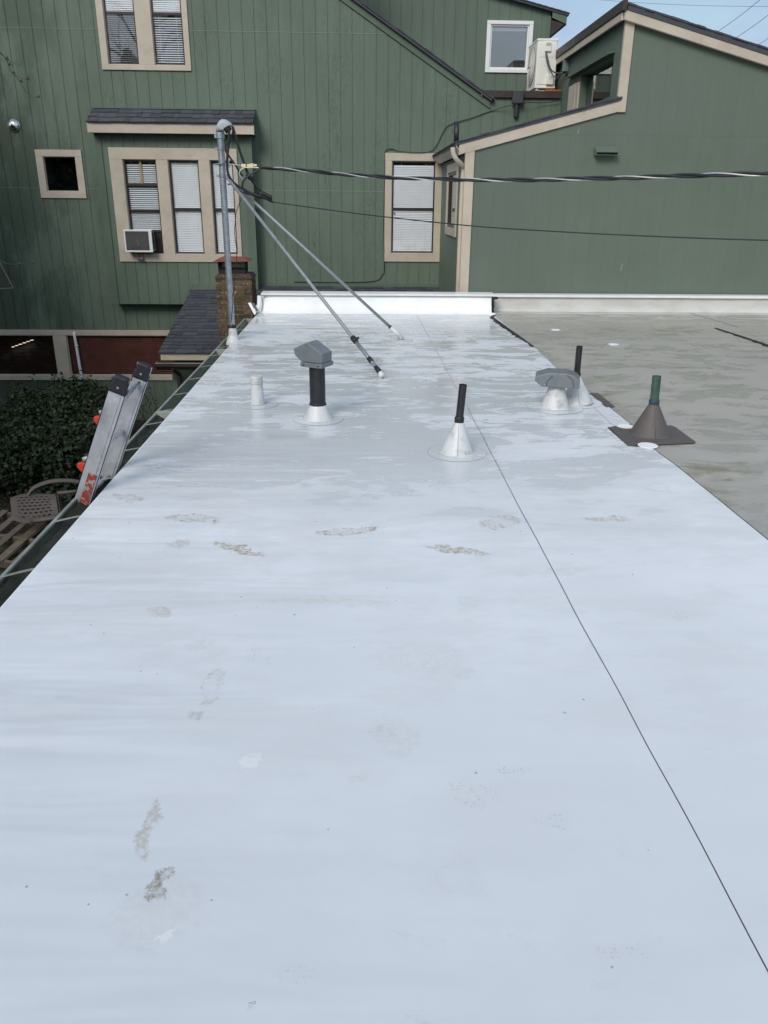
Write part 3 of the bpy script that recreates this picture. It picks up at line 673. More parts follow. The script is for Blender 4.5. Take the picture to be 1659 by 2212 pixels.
# brown edge of the small flat deck, deck sheet
m = MB(); m.box(2.20, YW-.06, 3.19, 3.72, YW-.012, 3.30); db = m.build('deck_edge', M_brown_metal, house, bevel=.004)
m = MB(); m.add([(2.18, YW-.062, 3.295), (3.6, YW-.062, 3.295), (3.6, YU, 3.295), (2.18, YU, 3.295)], [(0, 1, 2, 3)]); m.build('deck', M_brown_metal, house)
m = MB(); m.box(2.17, YW-.07, 3.22, 2.198, YW-.014, 3.305); m.build('end_cap', M_white_paint, db)
m = MB(); a = P(z4(1140, 660), Y=YW-.1); b = P(z4(1220, 750), Y=YW-.1)
m.box(a.x, YW-.15, b.z, b.x-.02, YW-.062, a.z); m.tube([(a.x+.10, YW-.07, b.z+.05), (a.x+.09, YW-.06, b.z-.21)], .042, 12)
dh = m.build('roof_drain', M_greyhood if False else simple('dark_slate_metal', (.045, .05, .055), .45), house, bevel=.004)
# shingled skirt roof
m = shingles(-3.06, 1.53, (12.3, -.715), (15.38, -.012), .145)
m.add([(-3.06, 12.3, -.722), (1.53, 12.3, -.722), (1.53, 15.38, -.018), (-3.06, 15.38, -.018)], [(0, 1, 2, 3)])
sk = m.build('skirt_roof', M_shingle, house)
m = MB(); m.box(-3.04, 12.32, -.83, -1.6, 12.345, -.727); m.build('fascia', M_beige, sk)
def gutter_prof(mb, path_axis, a, b, x, z, s=1, w=.11, h=.10):
    pass
# brown eave gutter
m = MB(); gp = [(12.315, -.86), (12.315, -.965), (12.25, -.965), (12.20, -.905), (12.20, -.862), (12.205, -.862), (12.207, -.903), (12.253, -.958), (12.308, -.958), (12.308, -.86)]
m.prism(gp, 'x', -3.1, -1.6)
gu = m.build('eave_gutter', M_brown_metal, sk)
m = MB(); m.box(-3.1, 12.192, -.861, -1.6, 12.21, -.850); m.box(-3.1, 12.2, -.87, -3.09, 12.315, -.852); m.build('gutter_lip', M_gutter_lip, gu)
m = MB(); m.tube(smooth_pts([P(z7(1125, 385), Y=12.27), P(z7(1135, 430), Y=12.27), P(z7(1165, 450), Y=12.5), P(z7(1172, 485), Y=12.5), P(z7(1180, 640), Y=12.5)], 4), .033, 8); m.build('downspout', M_brown_metal, gu)
# wall under skirt roof
siding([[(-2.95, G), (-1.6, G), (-1.6, -.75), (-2.95, -.75)]], [], fm(12.6), phase=.03).build('porch_wall', M_green, house)
m = MB(); m.box(-2.955, 12.602, G, -2.93, YW, -.66); m.build('porch_side_wall', M_green, house)

# ---------------------------------------------------------------- annex (right)
annex = empty('green_annex', (5, 12, G), 'green annex on the right with smooth front wall, clerestory and beige rake boards', 'building wing')
lo = lambda x: 2.264+.2595*(x-1.419); hi = lambda x: 3.915-.2517*(x-3.547)
pA = [(1.52, G), (3.62, G), (3.62, lo(3.62)-.02), (1.52, lo(1.52)-.02)]
pB = [(3.62, G), (10.5, G), (10.5, hi(10.5)-.06), (3.62, hi(3.62)-.06)]
siding([pA, pB], [], fA, period=.2055, phase=.1, groove=.003, depth=.0016, seams=(2.373,)).build('wall', M_green_s, annex)
side = siding([[(YA+.004, G), (YW-.012, G), (YW-.012, 2.12), (YA+.004, 2.12)]], [(13.0, 14.2, 1.10, 1.93)], fS(1.55), period=.2055, phase=.06).build('side_wall', M_green, annex)
# side window
frameprof(MB(), fS(1.55), 12.88, 14.33, .98, 2.06, .12, .13, .12, .13, .009, .035).build('window_trim', M_beige, annex, bevel=.004)
window(annex, fS(1.55), 13.0, 14.2, 1.10, 1.93, front=.0105, glass=M_glass, blinds=[(1.14, 1.89, M_blind_dim, .03, R(60))], sash=.04, mat_sash=M_brown_frame)
# corner boards
m = MB(); fbox(m, fA, 1.515, 1.645, G, lo(1.55)-.10, .0035, .03); m.build('corner_board', M_beige, annex, bevel=.004); m = MB(); fbox(m, fS(1.55), YA-.028, YA+.10, G, 2.14, .0095, .03); m.build('corner_board', M_beige, annex, bevel=.004)
# lower roof and its rake board
def rq(fn, x0, x1, o0, o1, y0, y1): return [(x0, y0, fn(x0)+o0), (x1, y0, fn(x1)+o0), (x1, y1, fn(x1)+o0), (x0, y1, fn(x0)+o0), (x0, y0, fn(x0)+o1), (x1, y0, fn(x1)+o1), (x1, y1, fn(x1)+o1), (x0, y1, fn(x0)+o1)]
m = MB(); m.hexa(rq(lo, 1.36, 3.62, -.03, .0, YA-.05, YW-.012))
for i in range(19):
    xa = 1.35+i*.12; m.hexa(rq(lo, xa, xa+.117, .001, .018+random.uniform(-.004, .006), YA-.062+random.uniform(-.006, .006), YW-.03))
lr = m.build('lower_roof', M_shingle, annex)
m = MB(); m.hexa(rq(lo, 1.42, 3.60, -.165, -.0305, YA-.035, YA-.0035)); m.build('rake_board', M_beige, lr, bevel=.004)
# eave gutter and downspout
m = MB(); gp = [(1.52, 2.24), (1.52, 2.13), (1.46, 2.12), (1.39, 2.19), (1.375, 2.245), (1.385, 2.245), (1.40, 2.195), (1.463, 2.135), (1.51, 2.14), (1.51, 2.24)]
m.prism(gp, 'y', YA-.04, YW-.03); eg = m.build('eave_gutter', M_beige, annex)
m = MB(); m.tube(smooth_pts([P(z4(705, 1070), Y=11.96), P(z4(712, 1120), Y=11.96), P(z4(735, 1160), Y=11.97), P(z4(775, 1200), Y=12.05), P(z4(783, 1230), Y=12.10)]+[Vector((1.505, 12.10, z)) for z in (1.6, .8, 0, -.6)], 5), .034, 10); m.build('downspout', M_beige, eg)
# clerestory
cw = (12.40, 14.15, 2.88, 3.41)
ch = [(YA+.004, 2.7), (16.4, 2.7), (16.4, 3.80), (YA+.004, 3.80)]
siding([ch], [cw], fS(3.60), period=.14, phase=.03, groove=.01).build('clerestory_wall', M_green, annex)
window(annex, fS(3.60), *cw, front=.0105, sash=.02, glass=M_glass_m, mat_sash=M_green_trim, depth=.10, label='clerestory window reflecting the condenser unit')
m = MB(); fbox(m, fS(3.60), 14.15, 14.78, 2.75, 3.30, .0095, .035); fbox(m, fS(3.60), 14.30, 14.50, 2.75, 3.30, .0355, .045); m.build('window_trim', M_beige, annex, bevel=.003)
m = MB(); m.hexa([(3.5, 12.38, 3.42), (3.585, 12.38, 3.44), (3.585, 14.85, 3.44), (3.5, 14.85, 3.42), (3.5, 12.38, 3.435), (3.585, 12.38, 3.455), (3.585, 14.85, 3.455), (3.5, 14.85, 3.435)]); m.build('window_hood', M_green_trim, annex)
m = MB(); fbox(m, fA, 3.585, 3.695, lo(3.6)-.17, hi(3.6)-.17, .0035, .038); m.build('corner_board', M_beige, annex, bevel=.004); m = MB(); fbox(m, fS(3.60), YA-.036, YA+.03, lo(3.6)+.02, 3.79, .0095, .03); m.build('corner_board', M_beige, annex, bevel=.004)
m = MB(); m.hexa(rq(hi, 3.56, 10.5, -.06, -.0, YA-.11, 16.6))
for i in range(58):
    xa = 3.545+i*.12; m.hexa(rq(hi, xa, xa+.117, .001, .022+random.uniform(-.004, .006), YA-.125+random.uniform(-.01, .01), 16.6))
upr = m.build('upper_roof', M_shingle, annex)
m = MB(); m.hexa(rq(hi, 3.53, 10.5, -.175, -.0605, YA-.10, YA-.045)); m.build('rake_board', M_beige, upr, bevel=.004)
m = MB(); m.box(3.50, YA-.05, hi(3.53)-.175, 3.528, 16.6, hi(3.53)-.085); m.build('eave_fascia', M_beige, upr, bevel=.003)
m = MB(); m.box(3.485, YA-.125, hi(3.5)-.083, 3.545, 14.3, hi(3.5)+.04); m.box(3.48, 14.29, hi(3.5)-.09, 3.546, 16.6, hi(3.5)+.035); m.build('eave_flashing', M_brown_metal, upr, bevel=.005)
m = MB(); m.box(3.529, YA-.04, 3.78, 3.59, 16.5, 3.80); m.build('soffit', M_green_trim, upr)
# torn paint marks
for (c, sx, sz) in ((z6(1031, 600), .012, .06), (z6(845, 20), .012, .03)):
    q = P(c, Y=YA); m = MB(); m.add([(q.x-sx, YA-.0045, q.z-sz), (q.x+sx*.4, YA-.0046, q.z-sz*.7), (q.x+sx, YA-.0058, q.z+sz), (q.x-sx*.2, YA-.0048, q.z+sz*.6)], [(0, 1, 2, 3)]); m.build('peeled_paint', M_gutter_lip, annex)

# hood vent on annex wall
a = P(z5(650, 850), Y=YA); b = P(z5(772, 905), Y=YA)
hv = empty('wall_hood_vent', ((a.x+b.x)/2, YA, b.z), 'small green slanted hood vent on the smooth annex wall', 'vent')
m = MB(); x0, x1, zt, zb = a.x, b.x, a.z, b.z
m.hexa([(x0, YA-.13, zb+.035), (x1, YA-.13, zb+.035), (x1, YA-.0035, zt-.012), (x0, YA-.0035, zt-.012), (x0, YA-.13, zb+.047), (x1, YA-.13, zb+.047), (x1, YA-.0035, zt), (x0, YA-.0035, zt)])
m.prism([(YA-.13, zb), (YA-.004, zb), (YA-.004, zt-.013), (YA-.13, zb+.034)], 'x', x0, x0+.006); m.prism([(YA-.13, zb), (YA-.004, zb), (YA-.004, zt-.013), (YA-.13, zb+.034)], 'x', x1-.006, x1)
m.box(x0+.006, YA-.13, zb, x1-.006, YA-.004, zb+.006)
m.build('hood', M_green_s, hv); m = MB(); m.box(x0+.007, YA-.05, zb+.007, x1-.007, YA-.04, zb+.075); m.build('damper', M_green_trim, hv)
# round chrome vent
q = P(31, 272, Y=YW)
t_ = simple('chrome', (.75, .75, .75), .12, 1, var=.05, bump=0)
rv = empty('round_wall_vent', (q.x, YW, q.z), 'round chrome dome vent on the green wall above the small square window', 'vent')
m = MB(); m.lathe((q.x, YW-.0095, q.z), [(.10, 0), (.10, .012)]+[(.092*math.cos(R(a)), .012+.06*math.sin(R(a))) for a in range(0, 91, 10)], 28, (0, -1, 0)); m.build('dome', t_, rv)
m = MB(); m.box(q.x-.05, YW-.075, q.z-.055, q.x+.05, YW-.03, q.z-.028); m.build('opening', M_dark, rv)

# black vent pipe on annex eave
q0 = P(z4(732, 1015), Y=12.2); q1 = P(z4(734, 884), Y=12.2)
m = MB(); m.tube([(q0.x, 12.2, q0.z-.1), (q1.x, 12.2, q1.z)], .036, 12)
tag(m.build('vent_pipe', M_black), 'thin black pipe standing on the annex eave above its gutter', 'vent pipe')

# ---------------------------------------------------------------- window air conditioner
ac = empty('window_air_conditioner', (-3.8, 14.9, .56), 'white window air conditioner with bent fin grille under the left bay window', 'air conditioner')
ax0, ax1, az0, az1, ay = -4.135, -3.66, .585, .915, 14.86
a = P(266, 496, Y=14.93); b = P(331, 545, Y=14.93); ax0, ax1, az0, az1, ay = a.x, b.x, b.z, a.z, 14.93
m = MB(); m.box(ax0+.01, ay+.02, az0+.01, ax1-.01, YB+.03, az1-.008); m.build('case', simple('beige_grey_case', (.30, .30, .29), .5), ac, bevel=.006)
frameprof(MB(), fm(ay+.018), ax0, ax1, az0, az1, .025, .055, .028, .028, 0, .02).build('front_frame', M_white_paint, ac, bevel=.004)
m = MB(); m.box(ax0+.026, ay+.012, az0+.03, ax1-.056, ay+.0175, az1-.03)
k = az0+.034
while k < az1-.034: m.box(ax0+.026, ay+.006, k, ax1-.056, ay+.0118, k+.003); k += .0085
m.build('fin_grille', simple('grey_fins', (.14, .13, .125), .6, var=.2), ac)
m = MB(); sq = lambda x, y: (lambda q: (q.x, ay+.004, q.z))(P(z2(x, y), Y=ay))
m.tube([sq(808, 668), sq(818, 676), sq(822, 695), sq(820, 720)], .004, 5); m.build('bent_fins', M_gutter_lip, ac)
m = MB()
for k in range(9): m.box(ax1-.0095, ay+.05+k*.016, az0+.05, ax1-.007, ay+.054+k*.016, az1-.05)
m.build('side_louvres', M_grille, ac)
m = MB(); m.hexa([(ax0+.17, ay+.10, az0-.10), (ax0+.20, ay+.10, az0-.10), (ax0+.20, ay+.12, az0-.10), (ax0+.17, ay+.12, az0-.10), (ax0+.14, ay+.05, az0+.008), (ax0+.17, ay+.05, az0+.008), (ax0+.17, ay+.10, az0+.008), (ax0+.14, ay+.10, az0+.008)])
m.box(ax0+.16, ay+.11, az0-.13, ax0+.27, YB-.037, az0-.10) ; m.build('support_bracket', M_greyhood, ac)
m = MB(); m.box(ax0+.15, YB-.065, az0-.14, ax0+.27, YB-.0365, az0-.03); m.build('wood_block', simple('fresh_wood', (.42, .27, .12), .7), ac)

# ---------------------------------------------------------------- condenser on the deck
cx0, cx1, cy0, cy1, cz0, cz1 = 3.15, 3.51, 15.6, 16.36, 3.375, 4.135
cn = empty('condenser_unit', (3.33, 15.98, 3.295), 'cream outdoor heat pump unit standing on the small flat deck', 'condenser')
m = MB(); m.box(cx0, cy0, cz0, cx1, cy1, cz1); m.build('casing', M_condenser, cn, bevel=.02)
m = MB(); m.box(cx0-.006, cy0-.006, cz1-.035, cx1+.006, cy1+.006, cz1+.004); m.build('top_cover', M_condenser, cn, bevel=.008); m = MB(); m.box(cx0-.004, cy0-.004, cz0-.002, cx1+.004, cy1+.004, cz0+.03); m.build('base_pan', M_condenser, cn, bevel=.008)
m = MB(); m.box(cx0+.05, cy0-.008, cz0+.06, cx1-.13, cy0-.0005, cz1-.30); m.box(cx0+.03, cy0-.006, cz1-.28, cx1-.05, cy0-.0004, cz1-.06) ; m.build('access_panel', M_condenser, cn, bevel=.004)
m = MB(); m.box(cx0+.19, cy0-.05, cz0+.05, cx0+.32, cy0-.0085, cz0+.20); m.build('valve_cover', M_condenser, cn, bevel=.012)
m = MB(); m.box(cx0+.13, cy0-.04, cz1-.20, cx0+.24, cy0-.0085, cz1-.05); m.build('handle_box', M_condenser, cn, bevel=.012)
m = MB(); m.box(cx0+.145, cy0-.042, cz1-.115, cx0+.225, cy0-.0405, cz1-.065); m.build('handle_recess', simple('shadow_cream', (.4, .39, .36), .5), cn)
m = MB()
for r in (.06, .10, .14, .18, .22, .26, .30):
    m.tube([(cx0-.012, cy0+.40+r*math.cos(R(a)), (cz0+cz1)/2+r*math.sin(R(a))) for a in range(0, 361, 15)], .004, 5)
for a in range(0, 180, 15): m.tube([(cx0-.012, cy0+.40+.31*math.cos(R(a)), (cz0+cz1)/2+.31*math.sin(R(a))), (cx0-.012, cy0+.40-.31*math.cos(R(a)), (cz0+cz1)/2-.31*math.sin(R(a)))], .004, 5)
m.build('fan_grille', M_condenser, cn)
m = MB(); m.lathe((cx0-.002, cy0+.40, (cz0+cz1)/2), [(0.001, 0), (.31, 0), (.31, .003), (.001, .003)], 32, (-1, 0, 0)); m.build('fan_opening', M_grille, cn)
m = MB(); m.box(cx0+.03, cy0+.02, cz0-.025, cx0+.07, cy1-.02, cz0-.003); m.box(cx0+.30, cy0+.05, cz0-.025, cx0+.34, cy1-.05, cz0-.003)
m.build('feet', M_condenser, cn)
m = MB(); m.box(cx0+.02, 15.62, 3.299, cx0+.30, 16.3, 3.349); m.build('rail', simple('pale_wood', (.4, .33, .24), .7), cn)
m = MB(); m.box(cx0+.18, 15.5, 3.300, cx0+.49, 15.6, 3.346)
tag(m.build('wood_block', M_redwood, bevel=.003), 'orange brown timber block lying on the deck edge under the cream heat pump', 'timber block')
jb = empty('junction_box', (3.55, 15, 3.5), 'small grey electrical junction box on the clerestory wall beside the cream heat pump', 'junction box')
a = P(z5(475, 348), Y=15.0); b = P(z5(515, 415), Y=15.0)
m = MB(); m.box(a.x, 15.0, b.z, 3.59, 15.10, a.z-.02); m.build('box', M_greyhood, jb, bevel=.006)
m = MB(); m.box(a.x-.006, 14.993, a.z-.03, 3.589, 15.107, a.z); m.build('lid', M_greyhood, jb, bevel=.004)
m = MB(); m.tube([(a.x+.07, 15.05, b.z+.005), (a.x+.07, 15.05, b.z-.03)], .016, 10); m.build('fitting', M_galv, jb)
m = MB()
m.tube(smooth_pts([P(a5(360, 255), Y=15.56), P(a5(375, 330), Y=15.5), P(a5(400, 410), Y=15.4), P(a5(450, 445), Y=15.25), P(a5(500, 445), Y=15.1), P(a5(540, 432), Y=15.05)]), .013, 8)
m.tube(smooth_pts([P(a5(352, 255), Y=15.55), P(a5(365, 340), Y=15.5), P(a5(400, 430), Y=15.5), P(a5(440, 480), Y=15.5), P(a5(490, 460), Y=15.3), P(a5(530, 438), Y=15.1)]), .008, 6)
m.tube(smooth_pts([P(a5(445, 500), Y=15.55), P(a5(480, 480), Y=15.4), P(a5(500, 450), Y=15.3)]), .012, 6)
tag(m.build('power_cable', simple('grey_flex', (.07, .075, .08), .5)), 'grey flexible power lines looping from the cream heat pump to the junction box', 'cable')
m = MB()
m.tube(smooth_pts([P(a5(540, 440), Y=15.04), P(a5(560, 500), Y=15.1), P(a5(572, 560), Y=15.2), P(a5(560, 620), Y=15.3), P(a5(470, 700), Y=15.32), P(a5(330, 722), Y=15.33), P(z4(1220, 745), Y=15.24), P(z4(1130, 762), Y=15.24), P(z4(1000, 800), Y=15.37), P(z4(860, 850), Y=15.37), P(z4(740, 885), Y=15.37), P(z4(665, 915), Y=15.37), P(z4(635, 960), Y=15.37), P(z4(590, 1050), Y=15.37), P(z4(550, 1095), Y=15.37), P(z4(480, 1108), Y=15.35), P(z4(330, 1100), Y=15.35), P(z4(270, 1082), Y=15.37), P(z4(235, 1085), Y=15.37), P(z4(216, 1110), Y=15.37), P(z4(213, 1280), Y=15.37), P(z6(12, 400), Y=15.37), P(z6(14, 600), Y=15.37), P(z3(1300, 1255), Y=15.37), P(z3(1240, 1302), Y=15.37), P(z3(1000, 1312), Y=15.37), P(z3(690, 1308), Y=15.37), P(z3(670, 1310), Y=15.37)], 6), .0065, 6)
tag(m.build('coax_cable', M_cable), 'thin black coax cable stapled round the right window of the green house', 'cable')
# conduit at the lower windows
m = MB(); m.tube(smooth_pts([P(z7(487, 183), Y=YW-.04), P(z7(485, 195), Y=YW-.07), P(z7(498, 265), Y=YW-.07), P(z7(545, 550), Y=YW-.07), P(z7(560, 640), Y=YW-.07)], 4), .026, 10)
q = P(z7(500, 268), Y=YW-.07); m.tube([q+Vector((0, 0, -.012)), q+Vector((0, 0, .012))], .034, 10)
tag(m.build('conduit', M_fascia_white), 'white vertical conduit between the two dark lower windows', 'conduit')

# ---------------------------------------------------------------- flat roof building under the camera
fr = empty('flat_roof_building', (2, 5, G), 'flat roofed building with white and grey membranes that fills the foreground', 'building')
XL, XR = -1.397, 1.955
e1 = [P(p, Z=0) for p in ((1058, 672), (1080, 692), (1118, 722), (1155, 750), a1(435, 375))]
e2 = [P(p, Z=0) for p in (a1(560, 478), a1(600, 492), a1(640, 515), a1(860, 692), a1(850, 700), a1(760, 708), a1(727, 715), a1(845, 820), a1(985, 832), a1(1110, 920), a1(1400, 1155), (1659, 1166))]
edge = [(p.x, p.y) for p in e1+e2]
edge = [(1.957, 11.50)]+edge[1:]+[(1.975, 1.0), (1.975, -3.0)]
m = MB()
# old membrane below, one sheet
m.box(XL+.01, -3.0, -.30, 12, 11.60, -.006)
m.build('grey_membrane', M_old, fr)
poly = [(XL, -3.0), (XL, 11.50)]+edge
m = MB(); m.prism(poly, 'z', -.004, .0)
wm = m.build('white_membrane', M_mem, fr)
m = MB(); pts = [Vector((x, y, -.003)) for x, y in edge[6:]]
den = []
for p, q in zip(pts, pts[1:]):
    n = max(1, int((q-p).length/.12)); den += [p.lerp(q, i/n)+Vector((.004*mnoise.noise(Vector((p.x*5+i, p.y*3, 0))), 0, 0)) for i in range(n)]
m.tube(den+[pts[-1]], .0048, 5); m.build('edge_sealant', M_tape, wm)
# ragged black sealant along the far right edge
def ribbon(mb, pts, wf, z=.0015):
    L = []; Rr = []
    for i, p in enumerate(pts):
        t = (pts[min(i+1, len(pts)-1)]-pts[max(0, i-1)]).normalized(); nn = Vector((t.y, -t.x, 0)); a, b = wf(i)
        L.append(p-nn*a+Vector((0, 0, z))); Rr.append(p+nn*b+Vector((0, 0, z)))
    n = len(pts); up = [q+Vector((0, 0, .004)) for q in L+Rr]
    mb.add(L+Rr+up, [(2*n+i, 2*n+i+1, 3*n+i+1, 3*n+i) for i in range(n-1)]+[(i, i+1, 2*n+i+1, 2*n+i) for i in range(n-1)]+[(n+i, 3*n+i, 3*n+i+1, n+i+1) for i in range(n-1)])
def dense(pts, step):
    o = []
    for p, q in zip(pts, pts[1:]):
        n = max(1, int((q-p).length/step)); o += [p.lerp(q, i/n) for i in range(n)]
    return o+[pts[-1]]
m = MB(); pp = dense([Vector((1.965, 11.4, -.004)), P(a1(60, 75), Z=-.004), P(a1(200, 175), Z=-.004), P(a1(298, 248), Z=-.004)], .05)
ribbon(m, pp, lambda i: (.012, (.02+.10*abs(mnoise.noise(Vector((i*.35, 2, 0))))+.03*math.sin(i*.07)**2)*(1 if i < len(pp)-6 else .5)), .001)
m.build('black_sealant', M_tape, fr)
m = MB(); pp = dense([P(a1(1350, 136), Z=-.004), P(a1(1480, 178), Z=-.004), P(a1(1659, 238), Z=-.004), P(1720, 760, Z=-.004)], .05)
ribbon(m, pp, lambda i: (.02+.03*abs(mnoise.noise(Vector((i*.4, 7, 0)))), .01+.10*abs(mnoise.noise(Vector((i*.22, 9, 0))))), .001)
m.build('black_sealant', M_tape, fr)
m = MB(); pp = [P(a1(x, y), Z=-.004) for x, y in ((648, 516), (668, 530), (706, 560), (745, 594), (752, 597))]
ribbon(m, pp, lambda i: (.03, .05), .001); m.build('brown_patch', M_brownboot, fr)
# seams
def seam(px, z=0, wd=.0022, mt=None, name='seam', jit=.004):
    m = MB(); pp = dense([P(p, Z=z) for p in px], .09); pp = [p+Vector((jit*mnoise.noise(Vector((p.y*2.1, p.x*3, 0))), jit*mnoise.noise(Vector((p.y*2.5, p.x*3, 5))), 0)) for p in pp]
    ribbon(m, pp, lambda i: (wd, wd), -.003); return m.build(name, mt or M_tape, fr)
seam([(900, 680), (960, 790), (1012, 885)], wd=.004, mt=M_seam_l)
seam([(1010, 882), (1130, 1110), (1300, 1430)], wd=.0021, jit=.006, mt=M_seam)
seam([(1300, 1430), (1450, 1705), (1659, 2100), (1740, 2255)], wd=.0013, jit=.006)
seam([z8(1430, 575), z8(1460, 625), z8(1560, 645), a1(0, 688), a1(300, 696), a1(500, 696), a1(745, 690)], wd=.004, mt=M_seam_l)
seam([a1(612, 562), a1(660, 610), a1(745, 690), a1(790, 712), a1(850, 702)], wd=.004, mt=M_seam_l)
seam([a1(1150, 20), a1(1160, 35), a1(1300, 75), a1(1485, 130)], z=-.004, wd=.006, mt=M_seam)
seam([a1(1190, 205), a1(1300, 270), a1(1500, 345)], z=-.004, wd=.006, mt=M_seam_l)
for cs_ in ((z7(1548, 850), z7(1553, 900), z7(1556, 960)), (z7(1558, 985), z7(1562, 1040)), (z7(1566, 1105), z7(1569, 1150), z7(1570, 1195))):
    m = MB(); pp = dense([P(p, Z=0) for p in cs_], .03); pp = [p+Vector((.016*mnoise.noise(Vector((p.y*11, 0, 3))), 0, 0)) for p in pp]
    ribbon(m, pp, lambda i: (.002+.007*abs(mnoise.noise(Vector((i*.6, 1, 0)))), .003), -.0032); m.build('caulk_streak', M_boot, fr)
# welded round patches
def patch(c, rx, mt, z=0, name='round_patch', sq=1, n=28):
    m0 = P(c, Z=0); a = P(c[0]-rx, c[1], Z=0); r = m0.x-a.x
    m = MB(); m.lathe((m0.x, m0.y, z), [(r, 0), (r, .003), (r*.97, .0045), (.001, .0048)], n); return m.build(name, mt, fr)
M_patch = simple('new_white_patch', (.88, .885, .88), .45, var=.05)
patch(a1(830, 709), 17, M_patch, .001); patch(a1(960, 820), 21, M_patch, .001)
patch(a1(425, 143), 9.5, M_patch, -.006); patch(a1(762, 230), 11, M_patch, -.001)
patch(a1(790, 233), 24, M_seam_l if False else simple('pale_grey_patch', (.40, .40, .38), .5), -.006)
# membrane wall below, fascia
m = MB(); m.box(XL+.03, -3, G, 12, 11.9, -.302); m.build('wall', M_green, fr)
m = MB(); m.box(XL+.005, -3, -.30, XL+.0095, 11.55, -.012) ; m.build('fascia', M_green_trim, fr)
# drip edge: white metal turned down over the gutter
m = MB(); m.box(XL-.012, -3, -.03, XL-.001, 11.45, -.0045); m.build('drip_edge', M_fascia_white, fr)
# parapet: white new part, grey aged part
m = MB()
NX = 70; x0p, x1p = -1.375, 1.93
prof = [(11.40, .0012), (11.46, .010), (11.51, .035), (11.545, .09), (11.57, .16), (11.58, .235)]
vs = []
for i in range(NX+1):
    x = x0p+(x1p-x0p)*i/NX
    for j, (y, z) in enumerate(prof):
        wv = .010*mnoise.noise(Vector((x*2.2, z*6, 0)))*(1 if 0 < j < 5 else .3); e = 0
        if i < 3: y = y+(3-i)**2*.012; e = 0
        vs.append((x, y+wv, z))
nj = len(prof)
m.add(vs, [(i*nj+j, (i+1)*nj+j, (i+1)*nj+j+1, i*nj+j+1) for i in range(NX) for j in range(nj-1)], True)
m.add([(x0p, 11.565, 0), (x0p, 11.565, .235), (x0p, 11.83, .235), (x0p, 11.83, -.3)], [(0, 1, 2, 3)])
par = m.build('parapet', M_patch, fr)
m = MB(); m.prism([(11.565, .236), (11.565, .264), (11.85, .268), (11.85, .236)], 'x', -1.36, 1.98)
m.prism([(11.561, .232), (11.561, .2735), (11.566, .2735), (11.566, .232)], 'x', -.95, 1.98) if False else None
m.build('coping', M_fascia_white, par, bevel=.003)
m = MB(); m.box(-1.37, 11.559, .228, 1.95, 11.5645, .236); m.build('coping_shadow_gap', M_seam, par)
# aged part
m = MB(); xs = [1.97+i*.2 for i in range(52)]; pr2 = [(11.78, -.004), (11.80, .004), (11.815, .03), (11.825, .10), (11.83, .20)]
vs = []
for x in xs:
    for y, z in pr2: vs.append((x, y+.006*mnoise.noise(Vector((x*1.7, z*5, 3))), z))
m.add(vs, [(i*5+j, (i+1)*5+j, (i+1)*5+j+1, i*5+j+1) for i in range(len(xs)-1) for j in range(4)], True)
m.box(1.95, 11.595, -.3, 12.1, 11.79, -.0065)
m.add([(1.965, 11.58, -.004), (1.965, 11.83, -.004), (1.965, 11.83, .2), (1.965, 11.58, .2)], [(0, 1, 2, 3)])
par2 = m.build('parapet', M_oldpar, fr); par2['label'] = 'grey aged parapet of the old roof'
m = MB(); m.prism([(11.79, .205), (11.79, .238), (11.97, .242), (11.97, .205)], 'x', 1.985, 4.9); m.prism([(11.788, .203), (11.788, .237), (11.97, .241), (11.97, .203)], 'x', 4.903, 12.1)
m.box(1.6, 11.855, .205, 1.984, 11.97, .245); m.build('coping', M_fascia_white, par2, bevel=.003)
m = MB(); pp = [Vector((1.955+.02*mnoise.noise(Vector((i*.7, 0, 0))), 11.545-.0*i, .23-.025*i)) for i in range(10)]
m.tube(pp, [.014+.008*abs(mnoise.noise(Vector((i, 5, 0)))) for i in range(10)], 6); m.box(1.93, 11.562, .20, 2.02, 11.60, .23); m.build('torn_edge', M_tape, par)
# white welded lump at parapet foot
m = MB(); m.lathe((1.93, 11.47, 0), [(.06, 0), (.055, .012), (.03, .02), (.001, .022)], 14); m.build('corner_patch', M_patch, fr)
# left end: folded membrane corner and white metal end piece
m = MB()
for k in range(7):
    a = k*.9; cx = -1.40+.02*math.sin(a); m.tube([(cx-.01*k, 11.50+.02*k, 0), (cx+.01, 11.53+.02*k, .10), (cx+.015, 11.56+.01*k, .225)], [.03, .02, .012], 7)
m.build('folded_corner', M_patch, fr)
m = MB()
pa, pb = P(z3(325, 1462), Y=11.25), P(z3(372, 1550), Y=11.15); pc, pd = P(z3(345, 1460), Y=11.25), P(z3(385, 1535), Y=11.15)
m.hexa([pa, pb, pb+Vector((0, .02, 0)), pa+Vector((0, .02, 0)), pc, pd, pd+Vector((0, .02, 0)), pc+Vector((0, .02, 0))])
m.build('metal_end_piece', M_fascia_white, fr)
m = MB(); pa, pb = P(z3(350, 1462), Y=11.35), P(z3(385, 1520), Y=11.3)
m.hexa([pa, pb, pb+Vector((.0, .02, 0)), pa+Vector((0, .02, 0)), pa+Vector((.035, 0, .0)), pb+Vector((.03, 0, 0)), pb+Vector((.03, .02, 0)), pa+Vector((.035, .02, 0))])
m.build('torn_flap', simple('black_grey_flap', (.06, .06, .065), .5), fr)

